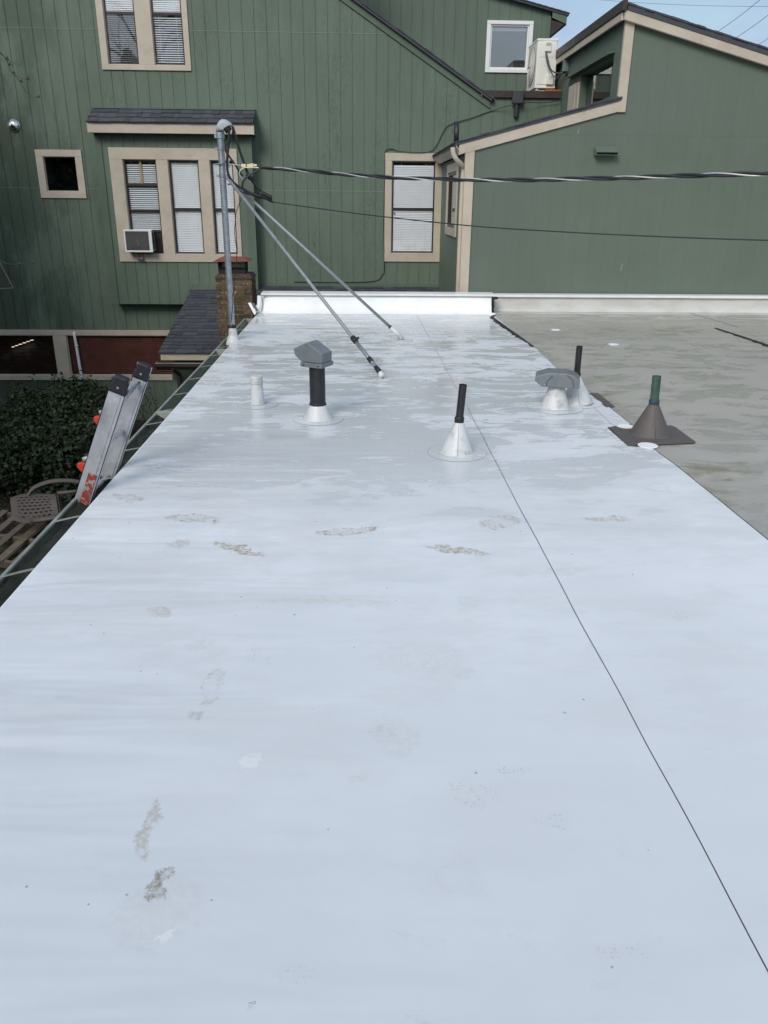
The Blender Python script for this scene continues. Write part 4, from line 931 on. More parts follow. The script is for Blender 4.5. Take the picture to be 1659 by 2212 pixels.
# gutter of the flat roof
XG = XL-.147
def gut(y0, y1, mt):
    m = MB(); x = XL-.006
    pr = [(x, -.034), (x, -.125), (x-.085, -.125), (XG+.012, -.06), (XG, -.04), (XG, -.034), (XG+.003, -.036), (XG+.015, -.058), (x-.083, -.121), (x-.004, -.121), (x-.004, -.034)]
    m.prism(pr, 'y', y0, y1); return m.build('gutter', mt, fr)
g1 = gut(5.96, 8.66, M_gutter); g2 = gut(-3, 5.955, simple('mossy_gutter', (.035, .042, .03), .6, var=.4, scale=14, bump=.5)); g3 = gut(8.665, 11.13, M_gutter)
m = MB(); m.box(XG-.008, 5.96, -.040, XG+.010, 8.66, -.026); m.build('rolled_lip', M_gutter_lip, g1, bevel=.003)
m = MB(); m.box(XG-.008, -3, -.041, XG+.010, 5.955, -.027); m.build('rolled_lip', M_gutter_lip, g2, bevel=.003)
m = MB(); m.box(XG-.008, 8.665, -.040, XG+.010, 11.13, -.026); m.build('rolled_lip', M_gutter_lip, g3, bevel=.003)
for yj, g in ((5.98, g1), (8.7, g3)):
    m = MB(); m.box(XG-.004, yj-.03, -.033, XL-.013, yj+.03, -.027); m.box(XG+.004, yj-.05, -.10, XL-.013, yj-.045, -.03); m.build('joint_plate', simple('pale_green_plate', (.30, .33, .28), .45), g)
m = MB(); m.box(XG, 11.125, -.12, XL-.013, 11.132, -.028); m.build('end_plate', M_gutter_lip, g3)
# mossy debris in the near gutter
m = MB(); ny, nx = 240, 6; vs = []
for i in range(ny+1):
    y = -1+i*(6.93/ny)
    for j in range(nx+1):
        x = XG+.022+(XL-.012-XG-.022)*j/nx
        vs.append((x+.004*mnoise.noise(Vector((y*9, j, 2))), y, -.090+.034*(1-j/nx)**1.5+.022*mnoise.noise(Vector((x*22, y*7, 0)))+.012*mnoise.noise(Vector((x*60, y*25, 0)))+.02*(y < 3.5)*abs(mnoise.noise(Vector((y*1.4, 0, 8))))))
m.add(vs, [(i*(nx+1)+j, (i+1)*(nx+1)+j, (i+1)*(nx+1)+j+1, i*(nx+1)+j+1) for i in range(ny) for j in range(nx)], True)
m.build('moss_debris', M_debris, g2)
# gutter hangers: positions read off the photo along the lip
hg = [z7(170, 1745), z7(475, 1395), z7(700, 1140), z7(870, 945), z7(1030, 775), z7(1095, 690), z7(1190, 582), z7(1275, 483), z7(1355, 402), z7(1415, 330), z7(1470, 278), z7(1570, 165)]
for i, h in enumerate(hg):
    q = P(h, Z=-.03); y = q.y; g = g1 if 5.96 < y < 8.66 else (g2 if y < 6 else g3)
    m = MB()
    m.tube(smooth_pts([(XG+.008, y-.05, -.030), (XG+.04, y-.028, -.029), (XL-.05, y+.004, -.026), (XL-.014, y+.02, -.028)], 4), .0032, 6)
    m.tube(smooth_pts([(XG+.008, y-.036, -.030), (XG+.04, y-.014, -.029), (XL-.05, y+.018, -.026), (XL-.014, y+.032, -.028)], 4), .0026, 6)
    m.build('gutter_hanger', M_gutter_lip, g)

# ---------------------------------------------------------------- pipes and vents on the roof
def flange(r, c, parent, mt=M_mem, z=.001):
    m = MB(); m.lathe((c[0], c[1], z), [(r, 0), (r, .0015), (r*.985, .002), (r*.6, .003), (.02, .0035)], 48); o = m.build('flange', mt, parent)
    m = MB(); m.tube([(c[0]+(r+.001)*math.cos(R(a)), c[1]+(r+.001)*math.sin(R(a)), .0022) for a in range(0, 361, 8)], .0016, 4, cap=False); m.build('seam_ring', M_seam_l, o); return o
def at(p, **k): return P(p, **k)
def rad(pc, half, y):     # half width in picture units at distance y, at height of pc
    a = P((pc[0]-half, pc[1]), Y=y); b = P((pc[0]+half, pc[1]), Y=y); return (b.x-a.x)/2
# 1 white capped boot
c = P(z8(298, 543), Z=0); y = c.y
o = empty('capped_vent', (c.x, c.y, 0), 'short white capped vent stub at the left of the roof', 'roof vent', 'roof vents')
flange(.158, c, o)
m = MB(); zt = P(z8(292, 385), Y=y).z; m.lathe((c.x, y, .006), [(.056, 0), (.052, .03), (.045, zt*.7), (.043, zt-.05)], 28); m.build('boot', M_boot, o)
m = MB(); m.lathe((c.x-.003, y, zt-.055), [(.02, 0), (.048, .0), (.050, .01), (.049, .045), (.045, .052), (.001, .055)], 28); m.build('cap', M_boot, o)
m = MB(); m.lathe((c.x-.003, y, zt-.061), [(.0465, 0), (.0515, .002), (.0515, .010), (.0465, .012)], 28); m.build('clamp_band', M_boot, o)
# 2 tall black pipe with grey hood
c = P(z8(626, 622), Z=0); y = c.y; ys = y
o = empty('hooded_vent', (c.x, c.y, 0), 'tall black vent pipe with a slanted grey metal hood on a white cone', 'roof vent', 'roof vents')
flange(.185, c, o)
zc = P(z8(627, 545), Y=y).z; zp = P(z8(630, 335), Y=y).z; rp_ = rad(z8(629, 440), 43/1.3825/1.8228, y)
m = MB(); m.lathe((c.x, y, .005), [(.110, 0), (.104, .008), (rp_+.004, zc)], 36); m.build('boot', M_boot, o)
m = MB(); m.lathe((c.x, y, zc*.4), [(rp_, 0), (rp_, zp-zc*.4+.03)], 32); m.lathe((c.x, y, zc-.02), [(rp_+.004, 0), (rp_+.006, .01), (rp_+.005, .035), (rp_+.001, .04)], 32); m.build('pipe', M_black, o)
th = Matrix.Rotation(R(-28), 4, 'Z')
def tr(ps): return [Vector((c.x, y, 0))+th @ Vector(p) for p in ps]
zt = P(z8(632, 262), Y=y).z; hz = zp
m = MB(); hw = .078
# tray
m.add(tr([(-.088, -.085, hz+.004), (.088, -.085, hz+.004), (.088, .085, hz+.004), (-.088, .085, hz+.004), (-.088, -.085, hz+.035), (.088, -.085, hz+.035), (.088, .085, hz+.035), (-.088, .085, hz+.035)]),
      [(0,3,2,1),(4,5,6,7),(0,1,5,4),(1,2,6,5),(2,3,7,6),(3,0,4,7)]); tray = m.build('collar_tray', M_greyhood, o, bevel=.003)
m = MB()
for px_ in (-.06, .06):
    q_ = tr([(px_, -.0865, hz+.018)])[0]; m.lathe(q_, [(.006, 0), (.005, .003), (.001, .004)], 8, th.to_3x3() @ Vector((0, -1, 0)))
m.build('screw', M_dark, tray)
# hood: side profile in x-z, extruded in y, ridge
pr = [(-.150, hz+.125), (-.140, hz+.080), (-.085, hz+.036), (.082, hz+.036), (.086, hz+.105), (-.035, hz+.178)]
m = MB(); n = len(pr)
m.add(tr([(x, -.072, z) for x, z in pr]+[(x, .072, z) for x, z in pr]), [tuple(range(n)), tuple(range(2*n-1, n-1, -1))]+[(i, i+n, (i+1) % n+n, (i+1) % n) for i in range(n)])
hd = m.build('hood', M_greyhood, o, bevel=.005)
m = MB(); m.add(tr([(-.1455, -.06, hz+.112), (-.1435, -.06, hz+.085), (-.1435, .06, hz+.085), (-.1455, .06, hz+.112)]), [(0, 1, 2, 3)]); m.build('hood_mouth', M_dark, hd)
# 3 centre black pipe on tall white cone, and 5 black pipe behind the hood, 6 green pipe on brown cone
def pipe_cone(name, label, cbase, rflange, rcone, zcone_px, ptop, half_pipe, mt_pipe, mt_cone, lean=True, seamline=True, flangemesh=True, ztilt=0):
    y = cbase.y; zc = P(zcone_px, Y=y).z; pt = P(ptop, Y=y); rp_ = rad(ptop, half_pipe, y); ct = P(zcone_px, Y=y)
    o = empty(name, (cbase.x, cbase.y, cbase.z), label, 'vent pipe', 'vent pipes on the roof')
    if flangemesh: flange(rflange, cbase, o)
    ax = (Vector((ct.x, y, zc))-Vector((cbase.x, y, 0)))
    m = MB(); k = 8; rings = []
    m.lathe((cbase.x, y, .004), [(rcone+.01, 0), (rcone, .008), (rp_+.006, zc*.97), (rp_+.003, zc)], 40, tuple(ax)); bt = m.build('boot', mt_cone, o)
    if seamline:
        m = MB(); a0 = Vector((cbase.x-.01, y-rcone-.0005, .012)); a1_ = Vector((ct.x-.006, y-rp_-.006, zc*.97)); m.tube([a0, a0.lerp(a1_, .5), a1_], .0022, 4); m.build('boot_seam', M_seam_l if mt_cone is M_boot else M_brownboot, bt)
    m = MB(); d = (pt-Vector((ct.x, y, zc))); nrm = d.normalized(); b0 = Vector((ct.x, y, zc))-nrm*.04; L = (pt-b0).length
    m.lathe(b0, [(rp_, 0), (rp_, L), (rp_*.86, L), (rp_*.86, L-.12), (.001, L-.12)], 28, tuple(nrm)); m.build('pipe', mt_pipe, o)
    m = MB(); m.lathe(Vector((ct.x, y, zc))-nrm*.012, [(rp_, 0), (rp_+.006, .003), (rp_+.005, .02), (rp_+.007, .035), (rp_+.001, .05)], 22, tuple(nrm)); m.build('sealant_collar', M_tape if mt_pipe is M_black else simple('dark_blue_collar', (.03, .045, .07), .6), o)
    return o
hpx = lambda w_, s: w_/s/1.8228/2
pipe_cone('vent_pipe', 'black pipe on a tall white cone beside the long seam', P(z8(1382, 806), Z=0), .188, .105, z8(1393, 638), z8(1415, 434), hpx(43, 1.3825), M_black, M_boot)
pipe_cone('vent_pipe', 'black pipe on a white cone standing behind the boxy grey hood', P(a1(546, 568), Z=0), .20, .125, a1(547, 416), a1(564, 240), hpx(36, 1.476), M_black, M_boot)
gp_ = pipe_cone('vent_pipe', 'weathered green pipe on a brown cone with a square brown base sheet', P(a1(973, 752), Z=0), .2, .135, a1(996, 578), a1(1013, 414), hpx(50, 1.476), M_greenpipe, M_brownboot, flangemesh=False, seamline=True)
q4 = [P(a1(*p), Z=0) for p in ((735, 714), (1095, 703), (1120, 712), (1240, 800), (1225, 806), (848, 822), (835, 815))]
m = MB(); m.prism([(p.x, p.y) for p in q4], 'z', .0015, .0035); m.build('base_sheet', M_brownboot, gp_)
# 4 boxy grey hood on wide white cone
c = P(a1(420, 598), Z=0); y = c.y
o = empty('hooded_vent', (c.x, c.y, 0), 'low boxy grey metal hood on a short wide white cone', 'roof vent', 'roof vents')
flange(.215, c, o)
zc = P(a1(430, 484), Y=y-.10).z
m = MB(); m.lathe((c.x, y, .005), [(.115, 0), (.109, .01), (.056, zc)], 36); m.lathe((c.x, y, zc-.02), [(.056, 0), (.060, .004), (.060, .014), (.056, .018)], 30); m.build('boot', M_boot, o)
m = MB(); m.tube([(c.x, y, zc-.03), (c.x, y, zc+.03)], .052, 24); m.build('neck', M_galv_dull, o)
th = Matrix.Rotation(R(-14), 4, 'Z'); hl = .168
zb = zc+.004; H1 = P(a1(430, 380), Y=y-.02).z-zb-.01
pr = [(-hl, zb+.035), (-hl+.05, zb), (hl-.01, zb), (hl, zb+.055), (hl, zb+.085), (hl-.085, zb+H1), (-hl+.085, zb+H1), (-hl, zb+.085)]
pr = [(-hl, zb+.04), (-hl+.055, zb), (hl-.0, zb), (hl, zb+.06), (hl-.045, zb+.095), (hl-.10, zb+H1), (-hl+.09, zb+H1), (-hl, zb+.075)]
n = len(pr); m = MB()
def ins(x, z, s): return x*(1 if z < zb+.08 else s)
m.add(tr([(x, -.105, z) for x, z in pr]+[(x, .105, z) for x, z in pr]), [tuple(range(n)), tuple(range(2*n-1, n-1, -1))]+[(i, i+n, (i+1) % n+n, (i+1) % n) for i in range(n)])
hd = m.build('hood', M_greyhood, o, bevel=.006)
m = MB()
for pts_ in ([(-hl+.09, -.1065, zb+.006), (-hl+.09, -.1065, zb+.04), (-hl+.13, -.1065, zb+H1-.02)], [(hl-.045, -.1065, zb+.004), (hl-.05, -.1065, zb+.06), (hl-.10, -.1065, zb+H1-.01)]):
    m.tube(tr(pts_), .0018, 4)
m.build('folded_seam', M_dark, hd)
m = MB()
for xx in (-hl+.075, hl-.018): m.lathe(tr([(xx, -.1055, zb+.016)])[0], [(.005, 0), (.004, .003), (.001, .004)], 8, th.to_3x3() @ Vector((0, -1, 0)))
m.build('screw', M_galv, hd)

# ---------------------------------------------------------------- service mast
MY = 9.19; MX = -1.428
mast = empty('service_mast', (MX, MY, 0), 'tall galvanised service mast with weatherhead at the roof edge by the chimney', 'mast')
ztop = P(a4(390, 420), Y=MY).z; rm_ = .0345
m = MB(); m.lathe((MX, MY, -.4), [(rm_, 0), (rm_, ztop+.4)], 28); m.build('pole', M_galv, mast)
for px in (a4(400, 700), a4(430, 1180)):
    q = P(px, Y=MY); m = MB(); m.lathe((MX, MY, q.z-.016), [(rm_+.001, 0), (rm_+.005, .002), (rm_+.005, .03), (rm_+.001, .032)], 24)
    m.box(MX+rm_, MY-.02, q.z-.012, MX+rm_+.045, MY+.005, q.z+.012); m.box(MX-rm_-.03, MY-.015, q.z-.010, MX-rm_, MY+.005, q.z+.010); m.build('clamp', M_galv_dull, mast, bevel=.002)
# socket
m = MB(); m.lathe((MX, MY, ztop-.055), [(rm_+.001, 0), (rm_+.012, .003), (rm_+.013, .06)], 24); m.box(MX-.06, MY-.02, ztop-.05, MX-rm_, MY+.02, ztop+.0); m.build('socket', M_greyhood if False else M_galv, mast, bevel=.002)
# weatherhead
sil = [(315, 400), (318, 330), (335, 265), (375, 200), (430, 172), (490, 180), (545, 212), (590, 250), (622, 288), (585, 300), (540, 322), (490, 352), (455, 395), (428, 416), (400, 404)]
ps = [P(a4(x, yy), Y=MY) for x, yy in sil]; cx_ = sum(p.x for p in ps)/len(ps); cz_ = sum(p.z for p in ps)/len(ps)-.01
m = MB(); K = 9; n = len(ps); vs = []
for k in range(K):
    t_2 = -1+2*k/(K-1); s = math.sqrt(max(.04, 1-t_2*t_2*.92))
    vs += [(cx_+(p.x-cx_)*(.25+.75*s), MY+t_2*.058, cz_+(p.z-cz_)*(.3+.7*s)) for p in ps]
m.add(vs, [(k*n+i, k*n+(i+1) % n, (k+1)*n+(i+1) % n, (k+1)*n+i) for k in range(K-1) for i in range(n)], True)
m.add(vs[:n], [tuple(range(n))]); m.add(vs[-n:], [tuple(range(n))])
m.build('weatherhead', simple('pale_cast_metal', (.42, .46, .49), .45, .2, var=.1), mast)
ins_ = [P(a4(x, yy), Y=MY-.02) for x, yy in ((470, 370), (520, 335), (575, 305))]
m = MB(); m.tube([p+Vector((0, 0, -.01)) for p in ins_], [.03, .032, .02], 10); m.build('insulator_insert', M_dark, mast)
# white boot at its foot with black sealant
m = MB(); q = P(a8(875, 1050), Y=MY)
m.lathe((MX+.01, MY-.02, -.05), [(.085, 0), (.08, .03), (.052, .10), (.045, .16), (.040, .185)], 22); bt = m.build('boot', M_boot, mast)
m = MB(); m.lathe((MX, MY, .128), [(rm_, 0), (.048, .004), (.045, .022), (.040, .034), (rm_, .04)], 14); m.lathe((MX+.02, MY-.045, .15), [(.012, 0), (.014, .012), (.003, .03)], 7); m.build('sealant', M_tape, bt)
# braces
b1a, b1b = P(z3(172, 548), Y=MY-.05), P(z8(978, 388), Z=.03)
b2a, b2b = P(z3(178, 552), Y=MY+.0), P(z8(1082, 180), Z=.03)
for nm, (A, B), lab in (('brace', (b1a, b1b), 'near'), ('brace', (b2a, b2b), 'far')):
    m = MB(); m.tube([A, B], .0165, 12); bo = m.build(nm, M_brace, mast)
    d = (B-A).normalized()
    if lab == 'near':
        def pr_(px, half=.02):
            # point on the brace nearest a picture abscissa
            best = min((abs((P_t := A.lerp(B, t/400)).z-0)*0+abs(projx(A.lerp(B, t/400))[1]-px[1]), t) for t in range(401))[1]; return A.lerp(B, best/400)
        def projx(p):
            cc = CM.T @ (np.array(p)-np.array((0, 0, CAMH))); return (829.5+FD*cc[0]/-cc[2], 1106-FD*cc[1]/-cc[2])
        s1, s2, s3, s4, s5 = (pr_(z8(*u)) for u in ((830, 190), (900, 290), (920, 312), (950, 350), (962, 362)))
        m = MB(); m.tube([s1, s4], .0185, 10); m.build('outer_sleeve', M_galv_dull, bo)
        m = MB(); m.tube([s1-d*.03, s1+d*.035], .027, 8); m.tube([s1+Vector((.02, -.01, .01)), s1+Vector((.045, -.01, .02))], .012, 6); m.build('sealant', M_tape, bo); m = MB(); m.tube([s2, s3], .0235, 10); m.build('sealant', M_tape, bo); m = MB(); m.tube([s4-d*.03, s4+d*.05], [.020, .027], 10); m.build('sealant', M_tape, bo)
        bl, rr_, fl_ = s4+d*.03, .022, .085
    else:
        s1 = [A.lerp(B, t/400) for t in range(401)]; s1 = min(s1, key=lambda p: abs(projx(p)[1]-z8(1018, 124)[1]))
        m = MB(); m.tube([s1-d*.012, s1+d*.02], .0225, 10); m.build('sealant', M_tape, bo); bl, rr_, fl_ = s1, .023, .125
    m = MB(); m.tube([bl, B-d*.05, B+Vector((0, 0, -.012))], [rr_, rr_*1.12, rr_*1.35], 16); bb = m.build('boot', M_boot, bo)
    m = MB(); c = Vector((B.x, B.y, 0)); m.lathe((c.x, c.y, .001), [(fl_, 0), (fl_, .003), (fl_*.97, .005), (.01, .007)], 36); m.tube([(c.x+(fl_+.001)*math.cos(R(a)), c.y+(fl_+.001)*math.sin(R(a)), .0018) for a in range(0, 361, 10)], .0014, 4, cap=False)
    m.build('flange', M_boot, bo)
# wire rack insulator spool
q = P(a4(525, 965), Y=MY-.03); m = MB()
for dz in (-.028, 0, .028): m.lathe((q.x, q.y, q.z+dz-.012), [(.014, 0), (.020, .003), (.020, .02), (.014, .023)], 14)
m.build('insulator_spool', M_white_paint, mast)
m = MB(); q0 = P(a4(310, 965), Y=MY-.03); m.tube([q0, q], .007, 6); m.tube([P(a4(385, 1000), Y=MY-.04), P(a4(440, 925), Y=MY-.045), q], .006, 6); m.tube([P(a4(385, 930), Y=MY-.04), P(a4(470, 1020), Y=MY-.045)], .006, 6); m.build('through_bolt', M_galv_dull, mast)

# cables round the mast head
cb_ = lambda *ps, Y=9.12: smooth_pts([P(a4(*p), Y=Y) for p in ps], 8)
m = MB(); m.tube(cb_((548, 340), (545, 480), (535, 620), (520, 800), (512, 960), (525, 1120), (580, 1240), (680, 1340), (800, 1410), (950, 1490), (1100, 1540), Y=9.10), .0135, 8)
m.tube(cb_((600, 300), (615, 370), (600, 450), (560, 520), (520, 570), (485, 650), (490, 740), (560, 850), (640, 960), (720, 1090), (790, 1180), Y=9.14), .0095, 8)
m.tube(cb_((610, 310), (660, 480), (720, 680), (790, 890), (850, 1060), (900, 1180), (960, 1270), (1040, 1370), (1110, 1450), Y=9.16), .0135, 8)
m.tube(cb_((1110, 1050), (1030, 1090), (950, 1140), (880, 1190), (820, 1240), (785, 1310), (790, 1390), (850, 1480), (940, 1510), Y=9.08), .0105, 8)
m.tube(cb_((1060, 1060), (1000, 1130), (970, 1200), (975, 1290), (1010, 1390), (1070, 1490), (1110, 1520), Y=9.17), .008, 8)
m.tube(cb_((520, 1330), (590, 1330), (680, 1390), (780, 1460), (880, 1500), Y=9.1), .005, 6)
tag(m.build('service_cable', M_cable), 'thick black loops of cable hanging out of the weatherhead', 'cable')
m = MB(); m.tube(cb_((870, 1140), (930, 1230), Y=9.12), [.02, .024]+[.024]*7, 8); q = cb_((1090, 1535), (1200, 1560), (1300, 1600), Y=9.12)
m.tube(q, .024, 8); q = cb_((1130, 1480), (1210, 1520), (1295, 1560), Y=9.1); m.tube(q, .022, 8)
m.tube(cb_((1230, 1600), (1320, 1640), Y=9.12), .012, 6); m.tube(cb_((960, 1510), (1100, 1570), Y=9.12), .012, 6)
tag(m.build('cable_splice', M_tape), 'lumpy black taped splice block where the thin cable meets the loops', 'cable splice')
m = MB(); m.tube(cb_((895, 1165), (935, 1165), Y=9.10), .014, 8)
tag(m.build('blue_tape_wrap', M_blue), 'small band of blue tape on the crossing black loops', 'tape')
m = MB(); m.tube(cb_((480, 970), (600, 975), (700, 985), (790, 1000), Y=9.12), .004, 6); m.tube(cb_((1100, 1030), (1000, 1035), (860, 1030), (780, 1050), (735, 1100), (740, 1180), (800, 1240), Y=9.11), .0055, 6)
tag(m.build('bare_neutral_wire', M_alu_wire), 'bare grey wire looped under the cream wedge clamp', 'wire')
m = MB(); q = [P(a4(*p), Y=9.12) for p in ((768, 998), (845, 1002), (865, 1000), (980, 995), (1040, 997))]
m.hexa([q[0]+Vector((0, -.02, -.018)), q[1]+Vector((0, -.02, -.022)), q[1]+Vector((0, .02, -.022)), q[0]+Vector((0, .02, -.018)), q[0]+Vector((0, -.02, .018)), q[1]+Vector((0, -.02, .018)), q[1]+Vector((0, .02, .018)), q[0]+Vector((0, .02, .018))])
m.hexa([q[2]+Vector((0, -.02, -.024)), q[3]+Vector((0, -.02, -.024)), q[3]+Vector((0, .02, -.024)), q[2]+Vector((0, .02, -.024)), q[2]+Vector((0, -.02, .014)), q[3]+Vector((0, -.02, .022)), q[3]+Vector((0, .02, .022)), q[2]+Vector((0, .02, .014))])
m.tube([q[3], q[4]], .015, 8)
tag(m.build('wedge_clamp', M_cream, bevel=.003), 'cream wedge clamp holding the twisted overhead cable', 'clamp')
# twisted overhead service drop
key = [((560, 362), 9.1), ((640, 367), 8.9), ((760, 378), 8.55), ((900, 385.5), 8.15), ((1100, 389), 7.65), ((1260, 386), 7.25), ((1420, 382), 6.9), ((1560, 377), 6.55), ((1659, 376), 6.35), ((1900, 368), 5.9), ((2400, 330), 5.2)]
path = smooth_pts([P(a, Y=b) for a, b in key], 26)
acc = [0]
for p, q in zip(path, path[1:]): acc.append(acc[-1]+(q-p).length)
dc = empty('overhead_service_cable', path[0], 'twisted black and bare aluminium overhead cable crossing in front of both green walls', 'cable')
for kk, (rr_, mt, nm) in enumerate(((.0105, M_cable, 'strand'), (.0105, M_cable, 'strand'), (.0062, M_alu_wire, 'bare_strand'))):
    pts = []
    for i, p in enumerate(path):
        t = (path[min(i+1, len(path)-1)]-path[max(0, i-1)]).normalized(); a = Vector((0, 0, 1)); a = (a-t*a.dot(t)).normalized(); b = t.cross(a)
        an = acc[i]/.72*2*math.pi+kk*2*math.pi/3; rd = .0105*min(1, .2+acc[i]/.3)
        pts.append(p+(a*math.cos(an)+b*math.sin(an))*rd)
    m = MB(); m.tube(pts, rr_, 8); m.build(nm, mt, dc)
key = [(a4(1320, 1640), 9.12), ((700, 452), 8.8), ((823, 467.5), 8.4), ((1024, 488.5), 7.8), ((1200, 500), 7.3), ((1400, 510), 6.9), ((1659, 519), 6.4), ((2200, 530), 5.6)]
m = MB(); m.tube(smooth_pts([P(a, Y=b) for a, b in key], 12), .0055, 6)
tag(m.build('telephone_cable', M_cable), 'thin black cable running right from the taped splice below the twisted one', 'cable')
# slack thin wire down to the gutter
m = MB(); m.tube(smooth_pts([P(a4(770, 1560), Y=9.1), P(a4(720, 1690), Y=9.1), P(a4(670, 1830), Y=9.1), P(z3(235, 850), Y=9.1), P(z3(228, 950), Y=9.1), P(z3(243, 1080), Y=9.1), P(z3(240, 1200), Y=9.1), P(z3(225, 1330), Y=9.1), P(z3(212, 1420), Y=9.1), P(a8(885, 640), Y=9.1), P(a8(860, 900), Y=9.16), P(a8(822, 1100), Y=9.2), P(a8(820, 1180), Y=9.2)], 6), .0042, 6)
tag(m.build('slack_wire', M_cable), 'thin dark wire hanging slack beside the service mast', 'wire')

# wires against the sky
for pts, lab in ((((1659, 4*.3717), (1350, 0), (1042+.1, -8)), None),):
    pass
def skywire(a, b, y0, y1, lab, r):
    A, B = P(a, Y=y0), P(b, Y=y1); m = MB(); m.tube(smooth_pts([A.lerp(B, t)+Vector((0, 0, -.6*t*(1-t)*4*.25)) for t in (0, .25, .5, .75, 1)], 4), r, 5)
    tag(m.build('power_line', M_cable), lab, 'power line', 'power lines in the sky')
skywire(z5(1200, 280), z5(1700, -75), 40, 30, 'leftmost of three slanting dark power lines against the sky', .009)
skywire(z5(1330, 298), z5(1800, -28), 40, 30, 'middle one of three slanting dark power lines against the sky', .009)
skywire(z5(1480, 322), z5(1900, 40), 40, 30, 'lowest right of three slanting dark power lines against the sky', .009)
skywire(z5(500, -18), z5(1750, 38), 60, 50, 'faint nearly level power line high in the sky', .008)

# ---------------------------------------------------------------- chimney
YC = 12.1
chm = empty('brick_chimney', (-1.8, 12.35, G), 'old brown brick chimney with a rust red cap behind the service mast', 'chimney')
m = MB(); x0, x1, y0, y1 = -2.08, -1.55, YC+.008, YC+.52
m.box(x0+.008, y0, G, x1-.008, y1-.008, .44); m.build('mortar_core', M_mortar, chm)
m = MB(); z = -1.3; row = 0
while z < .42:
    hgt = .057
    for side_, (u0, u1) in (('f', (x0, x1)), ('r', (y0-.008, y1))):
        u = u0-(.10 if row % 2 else 0)
        while u < u1:
            a, b = max(u, u0), min(u+.19, u1); u += .20
            if b-a < .03: continue
            j = random.uniform(-.004, .003)
            if side_ == 'f': m.box(a+random.uniform(0, .004), YC-.0+j, z+random.uniform(0, .003), b-random.uniform(0, .004), YC+.05, z+hgt)
            else: m.box(x1-.05, a+(.05 if a == u0 else 0), z, x1+j*.7, b, z+hgt)
    z += .067; row += 1
m.build('brickwork', M_brick, chm, bevel=.003)
m = MB(); m.hexa([(x0-.015, YC-.015, .415), (x1+.015, YC-.015, .415), (x1+.015, y1+.01, .415), (x0-.015, y1+.01, .415), (x0+.03, YC+.04, .475), (x1-.03, YC+.04, .475), (x1-.03, y1-.04, .475), (x0+.03, y1-.04, .475)]); m.build('crown', M_brick, chm)
fx0, fx1 = P(a8(698, 230), Y=YC+.1).x, P(a8(1048, 230), Y=YC+.1).x
cap = MB(); cap.box(fx0, YC+.1, .455, fx1, YC+.42, .53); cp = cap.build('flue_cap_base', M_dark, chm)
m = MB()
def mesh_side(A, B):
    n = 13; h0, h1 = .53, .648
    for i in range(-4, n+1):
        for s_ in (1, -1):
            a = i/n; b = a+3.2/n*1.0
            u0, v0, u1, v1 = (a, h0, b, h1) if s_ > 0 else (b, h0, a, h1)
            def cl(u, v, uu, vv):
                if u < 0: t = (0-u)/(uu-u); return 0, v+(vv-v)*t
                if u > 1: t = (1-u)/(uu-u); return 1, v+(vv-v)*t
                return u, v
            if max(u0, u1) <= 0 or min(u0, u1) >= 1: continue
            c0 = cl(u0, v0, u1, v1); c1 = cl(u1, v1, u0, v0)
            pa = A.lerp(B, c0[0]); pb = A.lerp(B, c1[0]); m.tube([(pa.x, pa.y, c0[1]), (pb.x, pb.y, c1[1])], .0055, 4)
Y0, Y1 = YC+.105, YC+.415
mesh_side(Vector((fx0, Y0, 0)), Vector((fx1, Y0, 0))); mesh_side(Vector((fx1, Y0, 0)), Vector((fx1, Y1, 0))); mesh_side(Vector((fx0, Y1, 0)), Vector((fx1, Y1, 0))); mesh_side(Vector((fx0, Y0, 0)), Vector((fx0, Y1, 0)))
for z in (.53, .648): m.tube([(fx0, Y0, z), (fx1, Y0, z), (fx1, Y1, z), (fx0, Y1, z), (fx0, Y0, z)], .005, 4)
m.build('spark_screen', M_dark, cp)
m = MB(); lx0, lx1 = P(a8(625, 110), Y=YC+.05).x, P(a8(1108, 105), Y=YC+.05).x
zt_ = .70
m.hexa([(lx0, YC-.0, .645), (lx1, YC-.0, .655), (lx1, YC+.5, .655), (lx0, YC+.5, .645), (lx0+.10, YC+.1, zt_), (lx1-.10, YC+.1, zt_), (lx1-.10, YC+.4, zt_), (lx0+.10, YC+.4, zt_)])
m.build('lid', M_clay, cp, bevel=.006)

# ---------------------------------------------------------------- ladder
At, Ag = P(262, 818, Y=4.08), P(180, 1075, Y=4.08); d = (Ag-At).normalized(); Lgd = (At.z-G)/-d.z
n_ = Vector((d.z, 0, -d.x)).normalized()          # across the web, in the X-Z plane
ld = empty('extension_ladder', At+d*Lgd, 'silver aluminium ladder with black capped rails leaning on the gutter', 'ladder')
def rail(T, L0, L1, w_, fl_, name='rail', parent=ld, mt=M_ladder):
    m = MB()
    def sec(s, a, b, c0, c1):
        pa, pb = T+d*s[0], T+d*s[1]
        m.hexa([pa+n_*a+Vector((0, c0, 0)), pa+n_*b+Vector((0, c0, 0)), pa+n_*b+Vector((0, c1, 0)), pa+n_*a+Vector((0, c1, 0)), pb+n_*a+Vector((0, c0, 0)), pb+n_*b+Vector((0, c0, 0)), pb+n_*b+Vector((0, c1, 0)), pb+n_*a+Vector((0, c1, 0))])
    sec((L0, L1), -w_, w_, 0, .003); sec((L0, L1), -w_, -w_+.004, -.0 if fl_ > 0 else -.028, fl_ if fl_ > 0 else 0); sec((L0, L1), w_-.004, w_, 0 if fl_ > 0 else -.028, fl_ if fl_ > 0 else 0)
    sec((L0, L1), -w_*.55, -w_*.42, -.004, 0); 
    return m.build(name, mt, parent)
